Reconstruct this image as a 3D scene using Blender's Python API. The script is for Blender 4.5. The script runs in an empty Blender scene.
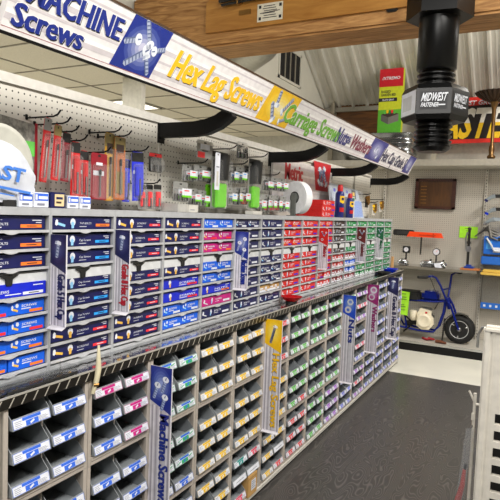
import bpy, math, random
from mathutils import Vector, Matrix
random.seed(7)
SC = bpy.context.scene
COL = SC.collection
PI = math.pi
# ------------------------------------------------------------------ camera
F, YAW, PITCH, ROLL, EYE = 560.0, 0.48141, -0.06582, 0.0380, 1.55
fwd = Vector((-math.sin(YAW)*math.cos(PITCH), math.cos(YAW)*math.cos(PITCH), math.sin(PITCH)))
r0 = Vector((math.cos(YAW), math.sin(YAW), 0)); u0 = r0.cross(fwd)
RT = r0*math.cos(ROLL) + u0*math.sin(ROLL); UP = -r0*math.sin(ROLL) + u0*math.cos(ROLL)
CAM = Vector((0, 0, EYE))
cd = bpy.data.cameras.new('camera'); co = bpy.data.objects.new('camera', cd); COL.objects.link(co)
cd.sensor_width = 36; cd.lens = F*36/500; cd.clip_start = .05
co.matrix_world = Matrix(((RT.x, UP.x, -fwd.x, 0), (RT.y, UP.y, -fwd.y, 0), (RT.z, UP.z, -fwd.z, EYE), (0, 0, 0, 1)))
SC.camera = co
def ray(px, py): return fwd + RT*((px-250)/F) - UP*((py-250)/F)
def atX(px, py, x): d = ray(px, py); return CAM + d*(x/d.x)      # measured place on a plane parallel to the aisle
def atY(px, py, y): d = ray(px, py); return CAM + d*(y/d.y)      # measured place on a plane across the aisle
def atZ(px, py, z): d = ray(px, py); return CAM + d*((z-EYE)/d.z)

# ------------------------------------------------------------------ materials
def lin(h):
    h = h.lstrip('#'); o = []
    for i in (0, 2, 4):
        c = int(h[i:i+2], 16)/255
        o.append(c/12.92 if c <= .04045 else ((c+.055)/1.055)**2.4)
    return (*o, 1)
def new_mat(name):
    m = bpy.data.materials.new(name); m.use_nodes = True
    return m, m.node_tree, m.node_tree.nodes['Principled BSDF']
MATS = {}
HEXOF = {}
def M(name, col=None, rough=.5, metal=0, spec=.5, noise=.06, scale=30, bump=0, emit=0):
    if name in MATS: return MATS[name]
    m, t, b = new_mat(name); HEXOF[name] = col
    b.inputs['Roughness'].default_value = rough; b.inputs['Metallic'].default_value = metal
    b.inputs['Specular IOR Level'].default_value = spec
    c = lin(col)
    if noise:
        tc = t.nodes.new('ShaderNodeTexCoord'); n = t.nodes.new('ShaderNodeTexNoise'); n.inputs['Scale'].default_value = scale
        n.inputs['Detail'].default_value = 3
        r = t.nodes.new('ShaderNodeValToRGB')
        r.color_ramp.elements[0].color = tuple(x*(1-noise) for x in c[:3])+(1,)
        r.color_ramp.elements[1].color = tuple(min(1, x*(1+noise)) for x in c[:3])+(1,)
        r.color_ramp.elements[0].position = .35; r.color_ramp.elements[1].position = .65
        t.links.new(tc.outputs['Object'], n.inputs['Vector']); t.links.new(n.outputs['Fac'], r.inputs['Fac'])
        t.links.new(r.outputs['Color'], b.inputs['Base Color'])
        if bump:
            bp = t.nodes.new('ShaderNodeBump'); bp.inputs['Strength'].default_value = bump; bp.inputs['Distance'].default_value = .004
            t.links.new(n.outputs['Fac'], bp.inputs['Height']); t.links.new(bp.outputs['Normal'], b.inputs['Normal'])
    else: b.inputs['Base Color'].default_value = c
    if emit:
        b.inputs['Emission Color'].default_value = c; b.inputs['Emission Strength'].default_value = emit
    MATS[name] = m; return m
def mathn(t, op, a, b=None):
    n = t.nodes.new('ShaderNodeMath'); n.operation = op
    for i, v in enumerate((a, b)):
        if v is None: continue
        if isinstance(v, (int, float)): n.inputs[i].default_value = v
        else: t.links.new(v, n.inputs[i])
    return n.outputs[0]
def peg_mat(name, col, axes, pitch=.0254, rad=.13):
    m, t, b = new_mat(name); b.inputs['Roughness'].default_value = .55
    tc = t.nodes.new('ShaderNodeTexCoord'); sx = t.nodes.new('ShaderNodeSeparateXYZ'); t.links.new(tc.outputs['Object'], sx.inputs[0])
    ds = []
    for a in axes:
        f = mathn(t, 'FRACT', mathn(t, 'MULTIPLY', sx.outputs[a], 1/pitch)); d = mathn(t, 'SUBTRACT', f, .5); ds.append(mathn(t, 'MULTIPLY', d, d))
    s = mathn(t, 'LESS_THAN', mathn(t, 'ADD', *ds), rad*rad)
    mx = t.nodes.new('ShaderNodeMix'); mx.data_type = 'RGBA'; mx.inputs['A'].default_value = lin(col); mx.inputs['B'].default_value = lin('#1d1a16')
    t.links.new(s, mx.inputs['Factor']); t.links.new(mx.outputs['Result'], b.inputs['Base Color']); MATS[name] = m; return m
def wood_mat(name, c1, c2, axis=0, scale=6, rough=.55, dist=4, bump=.3):
    m, t, b = new_mat(name); b.inputs['Roughness'].default_value = rough
    tc = t.nodes.new('ShaderNodeTexCoord'); mp = t.nodes.new('ShaderNodeMapping'); s = [1, 1, 1]; s[axis] = .12
    mp.inputs['Scale'].default_value = s; t.links.new(tc.outputs['Object'], mp.inputs['Vector'])
    n = t.nodes.new('ShaderNodeTexNoise'); n.inputs['Scale'].default_value = scale*4; n.inputs['Detail'].default_value = 8; n.inputs['Distortion'].default_value = dist
    t.links.new(mp.outputs[0], n.inputs['Vector'])
    r = t.nodes.new('ShaderNodeValToRGB'); r.color_ramp.elements[0].color = lin(c1); r.color_ramp.elements[1].color = lin(c2)
    r.color_ramp.elements[0].position = .3; r.color_ramp.elements[1].position = .7
    t.links.new(n.outputs['Fac'], r.inputs['Fac']); t.links.new(r.outputs['Color'], b.inputs['Base Color'])
    bp = t.nodes.new('ShaderNodeBump'); bp.inputs['Strength'].default_value = bump; bp.inputs['Distance'].default_value = .01
    t.links.new(n.outputs['Fac'], bp.inputs['Height']); t.links.new(bp.outputs['Normal'], b.inputs['Normal']); MATS[name] = m; return m
def mat_floor_mat():
    m, t, b = new_mat('dark_mat'); b.inputs['Roughness'].default_value = .3
    tc = t.nodes.new('ShaderNodeTexCoord'); mp = t.nodes.new('ShaderNodeMapping'); mp.inputs['Scale'].default_value = (1.9, .55, 1)
    t.links.new(tc.outputs['Object'], mp.inputs['Vector'])
    n = t.nodes.new('ShaderNodeTexNoise'); n.inputs['Scale'].default_value = 4.5; n.inputs['Detail'].default_value = 1; n.inputs['Distortion'].default_value = .4
    t.links.new(mp.outputs[0], n.inputs['Vector'])
    f = mathn(t, 'FRACT', mathn(t, 'MULTIPLY', n.outputs['Fac'], 26)); tri = mathn(t, 'ABSOLUTE', mathn(t, 'SUBTRACT', f, .5))
    r = t.nodes.new('ShaderNodeValToRGB'); r.color_ramp.elements[0].color = lin('#625e5b'); r.color_ramp.elements[1].color = lin('#42403e'); r.color_ramp.elements[1].position = .22
    t.links.new(tri, r.inputs['Fac']); t.links.new(r.outputs['Color'], b.inputs['Base Color'])
    bp = t.nodes.new('ShaderNodeBump'); bp.inputs['Strength'].default_value = .12; bp.inputs['Distance'].default_value = .002
    t.links.new(tri, bp.inputs['Height']); t.links.new(bp.outputs['Normal'], b.inputs['Normal']); MATS['dark_mat'] = m; return m
def tread_mat():
    m, t, b = new_mat('tread_plate'); b.inputs['Metallic'].default_value = 1; b.inputs['Roughness'].default_value = .12
    b.inputs['Base Color'].default_value = lin('#c3c4c5')
    tc = t.nodes.new('ShaderNodeTexCoord'); hs = []
    for k, ang in enumerate((PI/4, -PI/4)):
        mp = t.nodes.new('ShaderNodeMapping'); mp.inputs['Rotation'].default_value = (0, 0, ang); mp.inputs['Location'].default_value = (.013*k, .005*k, 0)
        t.links.new(tc.outputs['Object'], mp.inputs['Vector']); sx = t.nodes.new('ShaderNodeSeparateXYZ'); t.links.new(mp.outputs[0], sx.inputs[0])
        a = mathn(t, 'ABSOLUTE', mathn(t, 'SUBTRACT', mathn(t, 'FRACT', mathn(t, 'MULTIPLY', sx.outputs[0], 1/.04)), .5))
        c = mathn(t, 'ABSOLUTE', mathn(t, 'SUBTRACT', mathn(t, 'FRACT', mathn(t, 'MULTIPLY', sx.outputs[1], 1/.04)), .5))
        e = mathn(t, 'ADD', mathn(t, 'MULTIPLY', mathn(t, 'MULTIPLY', a, a), 8), mathn(t, 'MULTIPLY', mathn(t, 'MULTIPLY', c, c), 90))
        hs.append(mathn(t, 'MAXIMUM', mathn(t, 'SUBTRACT', 1, e), 0))
    h = mathn(t, 'MAXIMUM', *hs)
    bp = t.nodes.new('ShaderNodeBump'); bp.inputs['Strength'].default_value = .6; bp.inputs['Distance'].default_value = .003
    t.links.new(h, bp.inputs['Height']); t.links.new(bp.outputs['Normal'], b.inputs['Normal']); MATS['tread_plate'] = m; return m
def clear_mat(name, fac=.2, tint='#ffffff', rough=.1):
    m = bpy.data.materials.new(name); m.use_nodes = True; t = m.node_tree; t.nodes.remove(t.nodes['Principled BSDF'])
    o = t.nodes['Material Output']; tr = t.nodes.new('ShaderNodeBsdfTransparent'); p = t.nodes.new('ShaderNodeBsdfGlossy'); d = t.nodes.new('ShaderNodeBsdfDiffuse'); fr = t.nodes.new('ShaderNodeFresnel'); fr.inputs[0].default_value = 1.18
    p.inputs['Roughness'].default_value = rough; d.inputs['Color'].default_value = lin(tint)
    mx = t.nodes.new('ShaderNodeMixShader'); mx.inputs[0].default_value = fac; m2 = t.nodes.new('ShaderNodeMixShader')
    t.links.new(tr.outputs[0], mx.inputs[1]); t.links.new(d.outputs[0], mx.inputs[2]); t.links.new(fr.outputs[0], m2.inputs[0]); t.links.new(mx.outputs[0], m2.inputs[1]); t.links.new(p.outputs[0], m2.inputs[2]); t.links.new(m2.outputs[0], o.inputs[0]); MATS[name] = m; return m

# ------------------------------------------------------------------ mesh builder
class MB:
    def __init__(s): s.v = []; s.f = []; s.m = []; s.mats = []; s.sm = []
    def mi(s, mat):
        if mat not in s.mats: s.mats.append(mat)
        return s.mats.index(mat)
    def poly(s, pts, mat):
        n = len(s.v); s.v += [tuple(p) for p in pts]; s.f.append(tuple(range(n, n+len(pts)))); s.m.append(s.mi(mat)); s.sm.append(False)
    def geo(s, v, f, mat, smooth=False):
        n = len(s.v); s.v += [tuple(p) for p in v]; i = s.mi(mat)
        for a in f: s.f.append(tuple(x+n for x in a)); s.m.append(i); s.sm.append(smooth)
    def box(s, a, b, mat, T=None):
        x0, y0, z0 = (min(a[i], b[i]) for i in range(3)); x1, y1, z1 = (max(a[i], b[i]) for i in range(3))
        v = [Vector(p) for p in ((x0,y0,z0),(x1,y0,z0),(x1,y1,z0),(x0,y1,z0),(x0,y0,z1),(x1,y0,z1),(x1,y1,z1),(x0,y1,z1))]
        if T: v = [T @ p for p in v]
        s.geo(v, [(0,3,2,1),(4,5,6,7),(0,1,5,4),(1,2,6,5),(2,3,7,6),(3,0,4,7)], mat)
    def bbox(s, a, b, mat, r=.005, T=None):   # box with chamfered edges
        c = [(a[i]+b[i])/2 for i in range(3)]; h = [abs(b[i]-a[i])/2 for i in range(3)]; r = min(r, *[x*.9 for x in h])
        import bmesh
        bm = bmesh.new(); bmesh.ops.create_cube(bm, size=2)
        for v in bm.verts: v.co = Vector((c[0]+v.co.x*h[0], c[1]+v.co.y*h[1], c[2]+v.co.z*h[2]))
        bmesh.ops.bevel(bm, geom=list(bm.edges), offset=r, segments=2, affect='EDGES')
        if T: bm.transform(T)
        bm.verts.index_update(); s.geo([v.co.copy() for v in bm.verts], [tuple(v.index for v in f.verts) for f in bm.faces], mat); bm.free()
    def prism(s, poly, d, mat, cap=True):     # polygon (3D points) extruded by vector d
        n = len(poly); P = [Vector(p) for p in poly]; d = Vector(d); v = P+[p+d for p in P]
        f = [(i, (i+1) % n, n+(i+1) % n, n+i) for i in range(n)]
        if cap: f += [tuple(range(n-1, -1, -1)), tuple(range(n, 2*n))]
        s.geo(v, f, mat)
    def tube(s, pts, r, mat, n=10, smooth=True, cap=True):
        P = [Vector(p) for p in pts]; R = r if isinstance(r, (list, tuple)) else [r]*len(P)
        ref = None; v = []; f = []
        for i, p in enumerate(P):
            d = (P[min(i+1, len(P)-1)]-P[max(i-1, 0)]).normalized()
            if ref is None: ref = d.orthogonal().normalized()
            ref = (ref-d*ref.dot(d)).normalized(); q = d.cross(ref)
            v += [p+(ref*math.cos(2*PI*k/n)+q*math.sin(2*PI*k/n))*R[i] for k in range(n)]
        for i in range(len(P)-1):
            for k in range(n): f.append((i*n+k, i*n+(k+1) % n, (i+1)*n+(k+1) % n, (i+1)*n+k))
        s.geo(v, f, mat, smooth)
        if cap: s.poly(list(reversed(v[:n])), mat); s.poly(v[-n:], mat)
    def lathe(s, o, prof, mat, ax=(0,0,1), n=24, smooth=True):   # prof: list of (radius, height)
        o = Vector(o); ax = Vector(ax).normalized(); a = ax.orthogonal().normalized(); b = ax.cross(a); v = []; f = []
        for r, h in prof: v += [o+ax*h+(a*math.cos(2*PI*k/n)+b*math.sin(2*PI*k/n))*r for k in range(n)]
        for i in range(len(prof)-1):
            for k in range(n): f.append((i*n+k, i*n+(k+1) % n, (i+1)*n+(k+1) % n, (i+1)*n+k))
        s.geo(v, f, mat, smooth)
        if prof[0][0] > 1e-4: s.poly(list(reversed(v[:n])), mat)
        if prof[-1][0] > 1e-4: s.poly(v[-n:], mat)
    def rect(s, fr, a, b, mat, lift=.0004, ang=0):      # flat print on frame fr=(O,U,V)
        O, U, V = fr; N = U.cross(V).normalized(); cx, cy = (a[0]+b[0])/2, (a[1]+b[1])/2; hx, hy = (b[0]-a[0])/2, (b[1]-a[1])/2
        ca, sa = math.cos(ang), math.sin(ang)
        s.poly([O+U*(cx+x*ca-y*sa)+V*(cy+x*sa+y*ca)+N*lift for x, y in ((-hx,-hy),(hx,-hy),(hx,hy),(-hx,hy))], mat)
    def shape(s, fr, pts, mat, lift=.0004):
        O, U, V = fr; N = U.cross(V).normalized(); s.poly([O+U*x+V*y+N*lift for x, y in pts], mat)
    def text(s, fr, txt, x, y, h, mat, w=None, lift=.0006, shear=0, bold=.0, ext=0, ang=0):
        tv, tf = text_geo(txt, bold); O, U, V = fr; N = U.cross(V).normalized()
        if not tv: return
        CH_ = text_geo('H', 0)[0]; hs = h/max(p[1] for p in CH_); mx = max(p[0] for p in tv); mn = min(p[0] for p in tv); sx = (w/(mx-mn)) if w else hs; ca, sa = math.cos(ang), math.sin(ang)
        out = []
        for a, b in tv:
            px = (a-mn)*sx+shear*b*hs; py = b*hs
            out.append(O+U*(x+px*ca-py*sa)+V*(y+px*sa+py*ca)+N*lift)
        s.geo(out, tf, mat)
        if ext: s.geo([p-N*ext for p in out], tf, mat)
    def build(s, name, parent=None, loc=None, smooth_mod=None):
        me = bpy.data.meshes.new(name); me.from_pydata(s.v, [], s.f)
        for m in s.mats: me.materials.append(m)
        for p, i, q in zip(me.polygons, s.m, s.sm): p.material_index = i; p.use_smooth = q
        me.update(); o = bpy.data.objects.new(name, me); COL.objects.link(o)
        if parent: o.parent = parent
        if loc: o.location = loc
        return o
TXT = {}
def text_geo(txt, bold):
    k = (txt, bold)
    if k not in TXT:
        c = bpy.data.curves.new('lettering', 'FONT'); c.body = txt; c.offset = bold; c.resolution_u = 2; c.size = 1
        o = bpy.data.objects.new('lettering', c); COL.objects.link(o); bpy.context.view_layer.update()
        me = o.evaluated_get(bpy.context.evaluated_depsgraph_get()).to_mesh()
        TXT[k] = ([(v.co.x, v.co.y) for v in me.vertices], [tuple(p.vertices) for p in me.polygons])
        o.evaluated_get(bpy.context.evaluated_depsgraph_get()).to_mesh_clear(); bpy.data.objects.remove(o); bpy.data.curves.remove(c)
    return TXT[k]
def tag(o, label, cat, group=None):
    o['label'] = label; o['category'] = cat
    if group: o['group'] = group
    return o
def struct(o): o['kind'] = 'structure'; return o
def empty(name, loc, label=None, cat=None, group=None, rz=0):
    o = bpy.data.objects.new(name, None); COL.objects.link(o); o.location = loc; o.rotation_euler = (0, 0, rz); o.empty_display_size = .05
    if label: tag(o, label, cat, group)
    return o
def dup(o, parent=None):
    c = o.copy(); COL.objects.link(c)
    if parent: c.parent = parent
    for ch in list(o.children): dup(ch, c)
    return c
ORD = ['first','second','third','fourth','fifth','sixth','seventh','eighth','ninth','tenth','eleventh','twelfth','thirteenth','fourteenth','fifteenth','sixteenth']
X3, Y3, Z3 = Vector((1,0,0)), Vector((0,1,0)), Vector((0,0,1))
def V(*a): return Vector(a)

# palette
beige = M('beige_metal', '#b5aca2', .4); rackg = M('rack_grey', '#a9abae', .4); lip = M('lip_white', '#b6b7ba', .4)
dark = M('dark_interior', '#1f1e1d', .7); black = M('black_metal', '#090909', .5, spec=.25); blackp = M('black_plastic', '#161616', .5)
white = M('white_paint', '#c9c6be', .5); paper = M('paper_white', '#dcdfe8', .6); bing = M('bin_grey', '#8b9094', .38)
navy = M('navy_card', '#0b1150', .45); royal = M('royal_card', '#0822c8', .45); sky = M('bright_blue_card', '#045ee0', .45); red = M('red_card', '#d0160f', .45)
mag = M('magenta_card', '#c20a7c', .45); green = M('green_card', '#07823c', .45); brown = M('brown_card', '#3b2a25', .5); maroon = M('maroon_card', '#8c1f2b', .5)
kraft = M('kraft_card', '#c2995d', .7); orange = M('orange_tag', '#f07a28', .5); cyan = M('cyan_tag', '#2aa0f0', .5); redt = M('red_tag', '#ee2b35', .5)
yellow = M('yellow_card', '#f2c40c', .5); lime = M('lime_card', '#6fd00c', .5); ink = M('ink', '#202028', .6, noise=0); greyink = M('grey_ink', '#7d8090', .6)
chrome = M('chrome', '#cfd2d6', .18, 1, noise=.03); steel = M('steel', '#9a9a9c', .35, 1); iron = M('dark_iron', '#3a3836', .45, .8); brass = M('brass', '#9a7340', .35, .9)
galv = M('galvanised', '#94979a', .22, 1, scale=8); cream = M('cream_plastic', '#e9dfc6', .45); bikeblue = M('blue_gloss', '#0a2080', .15, .35); rubber = M('tyre_rubber', '#111111', .75, bump=.5, scale=60)
clear = clear_mat('clear_plastic', .05); film = clear_mat('film_plastic', .16, '#e8eef4', .15)
pegY = peg_mat('pegboard_white', '#cbc7bd', (1, 2)); pegX = peg_mat('pegboard_beige', '#b5afa3', (0, 2))
tread = tread_mat(); darkmat = mat_floor_mat()
lilac = M('lilac_card', '#6d73d8', .5); teal = M('teal_card', '#15908a', .5); gold = M('gold_card', '#c8952a', .5); pinkr = M('pinkred_card', '#e04866', .5); leaf = M('leaf_card', '#5cb848', .5)

# ------------------------------------------------------------------ gondola dimensions (metres)
S0, CW, NU = .9957, .305, 16         # upper racks: start along aisle, column width, count
UX, ZT, ZC = -1.407, 1.542, 1.010    # upper front plane, top, counter level
LX, LP, L0, NL = -1.297, .33, 1.04, 15
GX = -1.67                           # pegboard plane
YE = S0+NU*CW                        # end of gondola
LE = L0+NL*LP

# ------------------------------------------------------------------ the room
m = MB(); fl = M('cream_floor', '#e8e6da', .25, scale=2, noise=.05); m.box((-7, -3, -.1), (4, 8.2, 0), fl); struct(m.build('floor'))
m = MB(); m.box((-7, 7.62, 0), (4, 7.75, 6), M('wall_grey', '#c9c6bc', .7)); struct(m.build('wall_back'))
m = MB(); m.box((3.9, -3, 0), (4, 7.62, 6), MATS['wall_grey']); struct(m.build('wall_right'))
m = MB(); m.box((-7, -3, 0), (-6.9, 7.62, 2.7), MATS['wall_grey']); struct(m.build('wall_left'))
wallw = M('white_wall', '#c8c5b8', .7, scale=4, noise=.03)
WX = -2.85
m = MB(); m.box((WX-.1, 1.0, 2.74), (WX, 7.62, 6), wallw); struct(m.build('wall_upper'))
# acoustic ceiling with a real grid, over the left half of the shop
tile = M('ceiling_tile', '#d9d2c0', .85, scale=80, noise=.05); gridm = M('ceiling_grid', '#8f897a', .6)
m = MB(); m.box((-7, -3, 2.71), (WX, 7.62, 2.74), tile)
x = -3.93
for k in range(-5, 2):
    m.box((x+k*.61-.009, -3, 2.704), (x+k*.61+.009, 7.62, 2.712), gridm)
for k in range(0, 18):
    yy = 3.489-.61*10+k*.61
    m.box((-7, yy-.009, 2.7045), (WX, yy+.009, 2.712), gridm)
struct(m.build('ceiling_tiled'))
def ceiling_light(a, b, lab):
    o = empty('ceiling_light', ((a[0]+b[0])/2, (a[1]+b[1])/2, 2.704), lab, 'light', 'troffers in the tiled ceiling')
    hx, hy = (b[0]-a[0])/2, (b[1]-a[1])/2
    d = MB(); d.box((-hx+.03, -hy+.03, -.008), (hx-.03, hy-.03, -.002), M('diffuser', '#fff6e4', .5, noise=0, emit=3.2)); d.build('diffuser', o)
    f = MB()
    for q in (((-hx,-hy,-.01),(hx,-hy+.03,0)), ((-hx,hy-.03,-.01),(hx,hy,0)), ((-hx,-hy,-.01),(-hx+.03,hy,0)), ((hx-.03,-hy,-.01),(hx,hy,0))): f.box(*q, white)
    f.build('frame', o)
ceiling_light((-4.53, 4.71), (-3.94, 5.25), 'white lit troffer in tiled ceiling, seen beyond white column')
m = MB(); m.box((-3.40, 3.94, 0), (-3.19, 4.0, 2.704), M('column_paint', '#d8d5c9', .6)); struct(m.build('trim_1'))

# corrugated metal roof, 34 degrees, falling towards the back wall
SL = math.tan(math.radians(34)); Y9, Z9 = 7.62, 3.06
def roofz(y): return Z9+(Y9-y)*SL
roofm = M('corrugated_roof', '#cfccc2', .35, .3, scale=3)
m = MB(); xs = WX; PR = .195
prof = []
while xs < 4:
    prof += [(xs, 0), (xs+.012, -.042), (xs+.04, -.042), (xs+.052, 0), (xs+.09, 0), (xs+.096, -.007), (xs+.106, -.007), (xs+.112, 0), (xs+.14, 0), (xs+.146, -.007), (xs+.156, -.007), (xs+.162, 0)]; xs += PR
for (xa, ha), (xb, hb) in zip(prof, prof[1:]):
    yb = 2.9
    m.poly([(xa, Y9, Z9+ha), (xa, yb, roofz(yb)+ha), (xb, yb, roofz(yb)+hb), (xb, Y9, Z9+hb)], roofm)
m.box((WX, Y9-.08, Z9-.06), (4, Y9, Z9-.0), M('roof_trim', '#8f8b80', .6))
struct(m.build('ceiling_roof'))

# vent in the white upper wall
A = atX(280, 46, WX); B = atX(299, 82, WX)
ve = empty('wall_vent', (WX, (A.y+B.y)/2, 2.95), 'black louvred vent grille on white wall above the long sign', 'vent')
y0, y1, z0, z1 = A.y, B.y, A.z-.33, A.z+.02
f = MB(); vy = (y0+y1)/2
for a, b in (((0, y0-vy-.03, z0-2.98), (.015, y1-vy+.03, z0-2.95)), ((0, y0-vy-.03, z1-2.95), (.015, y1-vy+.03, z1-2.92)), ((0, y0-vy-.03, z0-2.98), (.015, y0-vy, z1-2.92)), ((0, y1-vy, z0-2.98), (.015, y1-vy+.03, z1-2.92))): f.box(a, b, wallw)
f.build('frame', ve); f = MB(); f.box((.001, y0-vy, z0-2.95), (.004, y1-vy, z1-2.95), M('vent_black', '#0b0a0a', .8)); f.build('opening', ve)
for k in range(1, 4):
    f = MB(); yy = y0-vy+(y1-y0)*k/4; f.box((.003, yy-.012, z0-2.95), (.016, yy+.004, z1-2.95), MATS['ceiling_grid']); f.build('louvre', ve)

# timber beam with rifle board
beamw = wood_mat('beam_timber', '#8a5c2c', '#c8965a', 0, 5, .65, 3, .5); boardw = wood_mat('board_oak', '#9a6426', '#bd8840', 0, 4, .4, 1.5, .1)
m = MB(); m.bbox((WX, 3.4, 2.70), (3.9, 3.72, 3.12), beamw, .015)
tag(m.build('ceiling_beam'), 'rough timber beam crossing the roof space above the bolt', 'beam')
rb = empty('display_board', (-1.4, 3.399, 2.79), 'flat oak board fixed along the timber beam behind a rifle', 'board')
m = MB(); pts = [(-.78, 0), (.62, 0), (.70, .05), (.70, .26), (-.72, .26), (-.78, .2)]
m.prism([(x, 0, z) for x, z in pts], (0, -.022, 0), boardw); m.build('backing', rb)
rf = empty('rifle', (-1.4, 3.35, 2.98), 'dark lever-action rifle mounted on the oak board above the paper card', 'rifle')
m = MB(); m.tube([(-.66, .0, .0), (.02, 0, .02)], .011, iron, 10); m.tube([(-.64, 0, -.026), (.0, 0, -.006)], .009, iron, 8); m.build('barrel', rf)
m = MB(); m.tube([(-.35, 0, -.01), (-.1, 0, .0), (.04, 0, .0)], [.018, .023, .022], M('walnut', '#3f2413', .4), 10); m.build('fore_end', rf)
m = MB(); m.bbox((.03, -.016, -.04), (.3, .016, .04), iron, .008); m.build('receiver', rf)
m = MB(); m.tube([(.28, 0, .0), (.4, 0, -.02), (.62, 0, -.06), (.75, 0, -.08)], [.024, .022, .04, .045], MATS['walnut'], 12); m.build('stock', rf)
m = MB(); m.tube([(.12, 0, -.04), (.14, 0, -.075), (.2, 0, -.08), (.22, 0, -.05), (.26, 0, -.08), (.36, 0, -.07), (.37, 0, -.03)], .006, iron, 8); m.build('lever', rf)
m = MB(); m.tube([(.15, 0, -.04), (.16, -.005, -.06)], .004, steel, 6); m.build('trigger', rf)
for hx in (-.5, .42):
    h = MB(); h.tube([(hx, .03, -.02), (hx, -.03, -.05), (hx, -.035, .01)], .006, brass, 8); h.build('hanger', rf)
A = atY(257, 24, 3.375); B = atY(283, 4, 3.375)
pc = MB(); pc.box((A.x, 3.3735, 2.815), (B.x, 3.3765, 2.93), M('aged_paper', '#d9d2bd', .7)); fr = (V(A.x, 3.3735, 2.815), X3, Z3); w = B.x-A.x
for k in range(6): pc.rect(fr, (w*(.22+.04*(k % 2)), .02+k*.015), (w*(.78-.04*(k % 3)), .025+k*.015), ink, .0006)
for cx in (.06, .86):
    for cz in (.01, .085): pc.rect(fr, (w*cx, cz), (w*cx+.018, cz+.02), ink, .0006)
pc.rect(fr, (.02, .055), (w-.02, .06), ink, .0008, .05)
tag(pc.build('paper_card'), 'small printed paper card pinned to the oak board under the rifle', 'card')
bp = MB(); A = atY(239, 14, 3.375); bp.box((A.x, 3.3725, A.z-.01), (A.x+.09, 3.3765, A.z+.022), brass); tag(bp.build('name_plate'), 'small blank brass plate on the oak board, left of paper card', 'plate')
m = MB(); A = atY(391, 6, 3.38); m.bbox((A.x-.03, 3.385, A.z-.03), (A.x+.04, 3.4, A.z+.06), iron, .01); tag(m.build('iron_plate'), 'small dark iron plate on the timber beam left of giant bolt', 'plate')
# round duct below the beam
dm = M('duct_metal', '#a9a79f', .35, .8); m = MB(); m.tube([(WX+.003, 4.58, 2.98), (-2.7, 4.58, 2.98), (-2.5, 4.57, 2.98), (-2.3, 4.45, 3.02), (-2.1, 4.3, 3.12), (-2.0, 4.2, 3.3), (-2.0, 4.2, 3.7)], .16, dm, 20)
for k in range(4): m.tube([(-2.84+k*.05, 4.58, 2.98), (-2.825+k*.05, 4.58, 2.98)], .17, dm, 20)
tag(m.build('air_duct'), 'round grey metal duct elbow coming out of white wall below timber beam', 'duct')

# ------------------------------------------------------------------ giant display bolt
bx, by = -.563, 3.15
bo = empty('display_bolt', (bx, by, 1.915), 'giant black hex bolt with nut hanging nose-down from the timber beam', 'display')
blk = M('bolt_black', '#050505', .32, spec=.3, noise=.1)
def hexa(r, z, a0): return [(r*math.cos(a0+k*PI/3), r*math.sin(a0+k*PI/3), z) for k in range(6)]
a0 = math.radians(-90-30+8)
m = MB(); m.lathe((0,0,0), [(.09, .425), (.103, .435), (.103, .72)], blk, n=40); m.build('shank', bo)
pr_ = []
z = 0.0; pr_.append((.07, 0)); pr_.append((.086, .012)); z = .012
while z < .415: pr_ += [(.084, z), (.099, z+.011), (.099, z+.016), (.084, z+.024)]; z += .027
m = MB(); m.lathe((0,0,0), pr_, blk, n=40, smooth=False); m.build('thread', bo)
m = MB(); m.prism(hexa(.172, .70, a0), (0, 0, .16), blk); m.build('head', bo)
m = MB(); rn = .172; lo, hi = .155, .335
v = hexa(rn*.92, lo, a0)+hexa(rn, lo+.025, a0)+hexa(rn, hi-.025, a0)+hexa(rn*.92, hi, a0)
fs = [tuple(range(5, -1, -1)), tuple(range(18, 24))]
for q in range(3): fs += [(q*6+k, q*6+(k+1) % 6, (q+1)*6+(k+1) % 6, (q+1)*6+k) for k in range(6)]
m.geo(v, fs, blk); nut = m.build('nut', bo)
plate = M('plate_charcoal', '#121316', .4, spec=.3)
silver = M('silver_print', '#c9ccd2', .4)
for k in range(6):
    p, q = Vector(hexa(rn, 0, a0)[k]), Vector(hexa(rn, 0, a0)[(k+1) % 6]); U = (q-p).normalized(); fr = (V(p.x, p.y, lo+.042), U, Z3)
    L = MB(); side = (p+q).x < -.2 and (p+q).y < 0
    if side: L.rect(fr, (.004, -.012), (rn-.004, .108), paper, .0007); L.rect(fr, (.02, .012), (rn-.05, .085), M('glare_label', '#b9bcc0', .3), .001); L.build('painted_glare', nut); continue  # glare on the left face painted as a pale sheet, washed-out label within
    L.rect(fr, (.018, .005), (rn-.018, .095), plate, .001)
    L.text(fr, 'MIDWEST', .024, .047, .04, silver, rn-.05, .0018, .25, .02); L.text(fr, 'FASTENER', .024, .018, .02, silver, rn*.5, .0018, .25, .02); L.rect(fr, (rn*.64, .024), (rn-.028, .03), silver, .0018)
    L.build('logo_plate', nut)
m = MB(); m.tube([(0, 0, .85), (0, 0, .95), (.0, .2, 1.2)], .02, black); m.build('hanger_bar', bo)

# ------------------------------------------------------------------ gondola
gd = empty('gondola_shelving', (GX, S0, 0), 'long white pegboard gondola behind the upper racks', 'shelving')
for k in range(4):
    p = MB(); p.box((-.012, 1.22*k+.012, 1.03), (0, 1.22*(k+1)-.012, 1.975), pegY); p.build('pegboard', gd)
for k in range(5):
    p = MB(); yy = 1.22*k; p.box((-.04, yy-.016, .1), (.006, yy+.016, 1.975), white)
    for q in range(36): p.box((.0055, yy-.003, 1.06+q*.025), (.0066, yy+.003, 1.072+q*.025), dark)
    p.build('upright', gd)
p = MB(); p.box((-.04, -.02, 1.965), (.012, 4.9, 2.0), white); p.build('top_cap', gd)
p = MB(); p.box((-.30, 0, .05), (-.05, 4.88, 1.95), dark); p.build('back_panel', gd)
p = MB(); p.box((-.3, .03, .0), (LX-GX-.02, LE-S0, .034), black); p.build('plinth', gd)
p = MB(); p.box((LX-GX-.03, .03, .034), (LX-GX+.008, LE-S0, .052), white); p.build('kick_strip', gd)
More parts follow.
